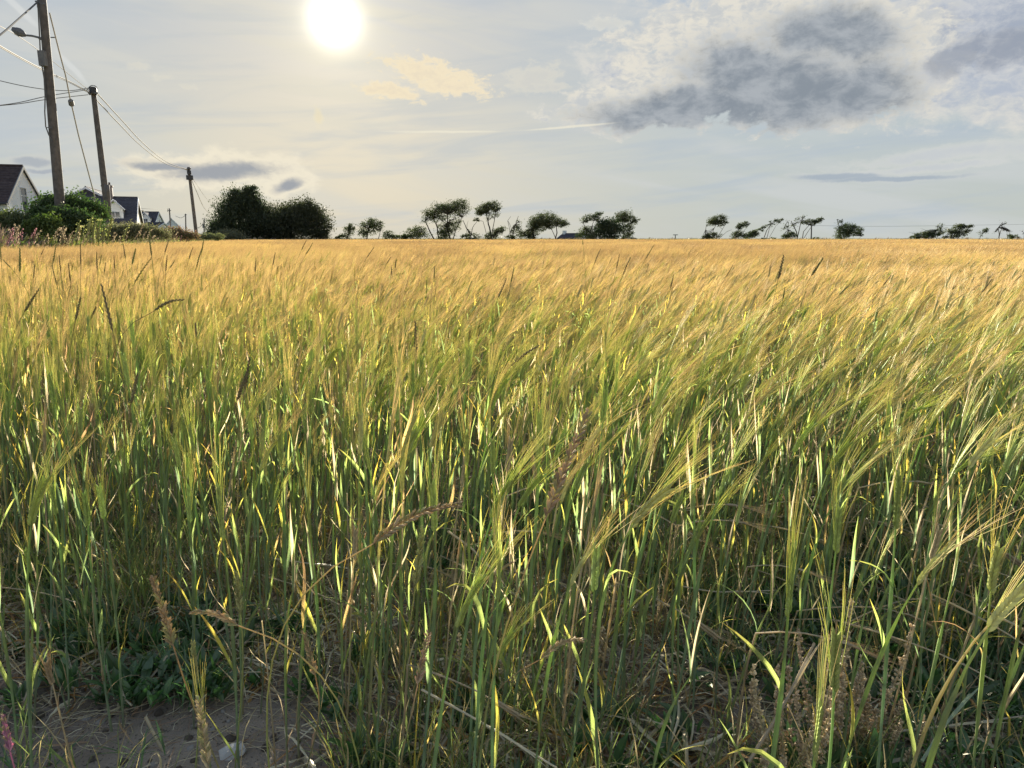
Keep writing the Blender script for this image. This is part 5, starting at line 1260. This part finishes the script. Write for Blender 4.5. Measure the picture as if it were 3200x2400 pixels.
part(t1, O1, 'service_cable', M_CABLE, lambda m, O: m.tube([px3(x, y, 26.8) - O for x, y in ((118, 10), (121, 60), (124, 120), (126, 165), (131, 205), (138, 245), (141, 300), (140, 350), (143, 395), (152, 420), (163, 442))], .022, (1, 1, 1, 1), 5))
part(t1, O1, 'cable_bracket', M_METAL, lambda m, O: (m.tube([px3(110, 4, 26.9) - O, px3(140, 14, 26.9) - O], .03, (1, 1, 1, 1), 5), m.tube([px3(118, 0, 26.9) - O, px3(119, 24, 26.9) - O], .035, (1, 1, 1, 1), 6)))
part(t1, O1, 'stand_off', M_METAL, lambda m, O: (m.tube([px3(143, 398, 26.8) - O, px3(162, 400, 26.8) - O], .018, (1, 1, 1, 1), 5), m.tube([px3(158, 117, 26.9) - O, px3(171, 117, 26.9) - O], .02, (1, 1, 1, 1), 5)))
t2, O2 = pole("second wooden pole with a bundle of wires at its head", (290, 272), (340, 690), 40, .19, .125)
part(t2, O2, 'head_cap', M_DTRIM, lambda m, O: m.tube([px3(290, 274, 39.8) - O, px3(292, 294, 39.8) - O], .19, (1, 1, 1, 1), 8))
part(t2, O2, 'cross_bracket', M_METAL, lambda m, O: (m.tube([px3(276, 291, 39.7) - O, px3(305, 291, 39.7) - O], .05, (1, 1, 1, 1), 5), m.tube([px3(278, 287, 39.7) - O, px3(283, 295, 39.7) - O], .08, (1, 1, 1, 1), 6)))
part(t2, O2, 'wire_loop', M_CABLE, lambda m, O: m.tube([px3(290 + 15 * math.cos(a), 281 - 14 * math.sin(a), 39.8) - O for a in np.linspace(.2, 3.3, 12)], .02, (1, 1, 1, 1), 4))
t2b, O2b = pole("short wooden prop pole leaning on the second pole", (334, 577), (341, 680), 39, .16, .12)
t3, O3 = pole("third wooden pole with a cluster of fittings at its head", (589, 522), (614, 735), 76, .19, .14)
part(t3, O3, 'transformer', M_DTRIM, lambda m, O: (m.tube([px3(590, 533, 75.8) - O, px3(592, 545, 75.8) - O], .22, (1, 1, 1, 1), 8), m.tube([px3(592, 548, 75.8) - O, px3(593, 562, 75.8) - O], .34, (1, 1, 1, 1), 9), m.tube([px3(588, 527, 75.8) - O, px3(589, 530, 75.8) - O], .26, (1, 1, 1, 1), 7)))
t4, O4 = pole("thin far pole rising behind the small white gable", (529, 651), (534, 720), 150, .16, .12)
part(t4, O4, 'cross_arm', M_METAL, lambda m, O: (m.tube([px3(524, 658, 150) - O, px3(534, 658, 150) - O], .08, (1, 1, 1, 1), 5), m.tube([px3(524, 662, 150) - O, px3(524, 652, 150) - O], .06, (1, 1, 1, 1), 5)))
t5, O5 = pole("thin far pole right of the small white gable", (580, 668), (581, 735), 150, .15, .11)
part(t5, O5, 'insulator', M_METAL, lambda m, O: m.tube([px3(577, 671, 150) - O, px3(583, 671, 150) - O], .08, (1, 1, 1, 1), 5))
t6, O6 = pole("thin far pole right of the third pole", (638, 682), (638, 740), 150, .15, .11)
part(t6, O6, 'insulator', M_METAL, lambda m, O: m.tube([px3(636, 700, 150) - O, px3(636, 712, 150) - O], .22, (1, 1, 1, 1), 6))
t7, O7 = pole("thin grey post between the sparse windblown trees at right", (2536, 703), (2535, 748), 160, .15, .12)
part(t7, O7, 'cross_arm', M_METAL, lambda m, O: m.tube([px3(2532, 705, 160) - O, px3(2540, 705, 160) - O], .06, (1, 1, 1, 1), 5))
t8, O8 = pole("tiny far T shaped post right of the round bush", (2110, 733), (2111, 748), 180, .12, .10)
part(t8, O8, 'cross_arm', M_METAL, lambda m, O: m.tube([px3(2103, 734, 180) - O, px3(2118, 734, 180) - O], .10, (1, 1, 1, 1), 5))
def wire(label, pts, rad, mat=None, sag=None):
    P = [px3(*p) for p in pts]; O = P[0]
    if sag is not None:
        a, b = P; P = [a + (b - a) * s - np.array([0, 0, 4 * sag * s * (1 - s)]) for s in np.linspace(0, 1, 25)]
    else:
        Q = []; ext = [2 * P[0] - P[1]] + P + [2 * P[-1] - P[-2]]
        for i in range(1, len(ext) - 2):
            for s in np.linspace(0, 1, 8, endpoint=False):
                a, b, c_, e = ext[i - 1], ext[i], ext[i + 1], ext[i + 2]; Q.append(.5 * ((2 * b) + (c_ - a) * s + (2 * a - 5 * b + 4 * c_ - e) * s * s + (3 * b - a - 3 * c_ + e) * s ** 3))
        P = Q + [P[-1]]
    m = MB(); m.tube([p - O for p in P], rad, (1, 1, 1, 1), 5); o = m.build('overhead_wire', mat or M_CABLE); o.location = tuple(O)
    return tag(o, label, 'wire', 'overhead wires')
wire("thick dark cable rising from the left border to the head of the nearest pole", [(-60, 145, 20), (0, 110, 21.5), (60, 58, 24), (118, 6, 27)], .028)
wire("thin wire passing behind the nearest pole down to the second pole, upper one", [(-40, 62, 22), (60, 115, 27), (150, 180, 33), (285, 288, 40)], .014, M_WIREP)
wire("pale double wire passing behind the nearest pole down to the second pole, lower one", [(-40, 120, 22), (60, 178, 27), (150, 225, 33), (220, 256, 37), (285, 292, 40)], .024, M_WIREP)
wire("pale wire just under the lower one passing behind the nearest pole", [(-40, 124, 22), (60, 182, 27), (150, 229, 33), (220, 260, 37), (285, 295, 40)], .014, M_WIREP)
wire("slack wire sagging from the left border to the second pole", [(-40, 243, 34), (70, 268, 36), (150, 280, 38), (220, 283, 39), (276, 275, 40)], .017, M_CABLE)
wire("rising wire from the left border to the second pole head, upper of two", [(-40, 334, 30), (60, 320, 33), (150, 300, 36), (275, 280, 40)], .017, M_CABLE)
wire("rising wire from the left border to the second pole head, lower of two", [(-40, 333, 30), (60, 324, 33), (150, 310, 36), (275, 296, 40)], .017, M_CABLE)
wire("upper wire sagging from the second pole to the third pole", [(303, 291, 40), (380, 375, 47), (450, 450, 56), (520, 505, 66), (588, 530, 76)], .030, M_WIREP)
wire("lower wire sagging from the second pole to the third pole", [(302, 313, 40), (370, 385, 47), (440, 455, 56), (515, 510, 66), (588, 532, 76)], .030, M_WIREP)
wire("left wire falling from the third pole behind the tall evergreen", [(598, 560, 76), (615, 600, 86), (640, 652, 100), (672, 680, 120)], .03, M_WIREP)
wire("right faint wire falling from the third pole behind the tall evergreen", [(598, 550, 76), (620, 585, 86), (650, 625, 100), (690, 655, 125)], .018, M_WIREP)
wire("faint wire from the small gable pole towards the far left", [(420, 650, 120), (475, 653, 130), (529, 655, 150)], .03, M_WIREP)
wire("bright slack wire between the two thin far poles left of the third pole", [(548, 675, 150), (565, 681, 150), (580, 673, 150)], .05, M_WIREP)
wire("bright slack wire left of the thin far pole right of the third pole", [(612, 712, 150), (625, 709, 150), (636, 696, 150)], .05, M_WIREP)
wire("faint far wire crossing the sky above the right hand trees", [(2536, 705, 160), (2800, 707, 180), (3260, 700, 210)], .03, M_WIREP)
# stay wire with its insulator, falling right from the nearest pole
tg = thing('stay_wire', "stay wire with a grey insulator slanting right from the nearest pole", 'wire', tuple(px3(155, 40, 27)), 0)
Og = px3(155, 40, 27)
part(tg, Og, 'upper_cable', M_WIREP, lambda m, O: m.tube([px3(*p) - O for p in ((155, 40, 27), (185, 160, 27.6), (205, 235, 28), (220, 312, 28.4))], .026, (1, 1, 1, 1), 5))
part(tg, Og, 'insulator', M_METAL, lambda m, O: m.tube([px3(*p) - O for p in ((219, 311, 28.4), (221, 315, 28.4), (224, 328, 28.5), (225, 332, 28.5))], [.06, .10, .10, .06], (1, 1, 1, 1), 8))
part(tg, Og, 'lower_cable', M_WIREP, lambda m, O: m.tube([px3(*p) - O for p in ((225, 332, 28.5), (245, 420, 29), (270, 515, 29.6), (294, 606, 30), (310, 690, 30.4))], .026, (1, 1, 1, 1), 5))
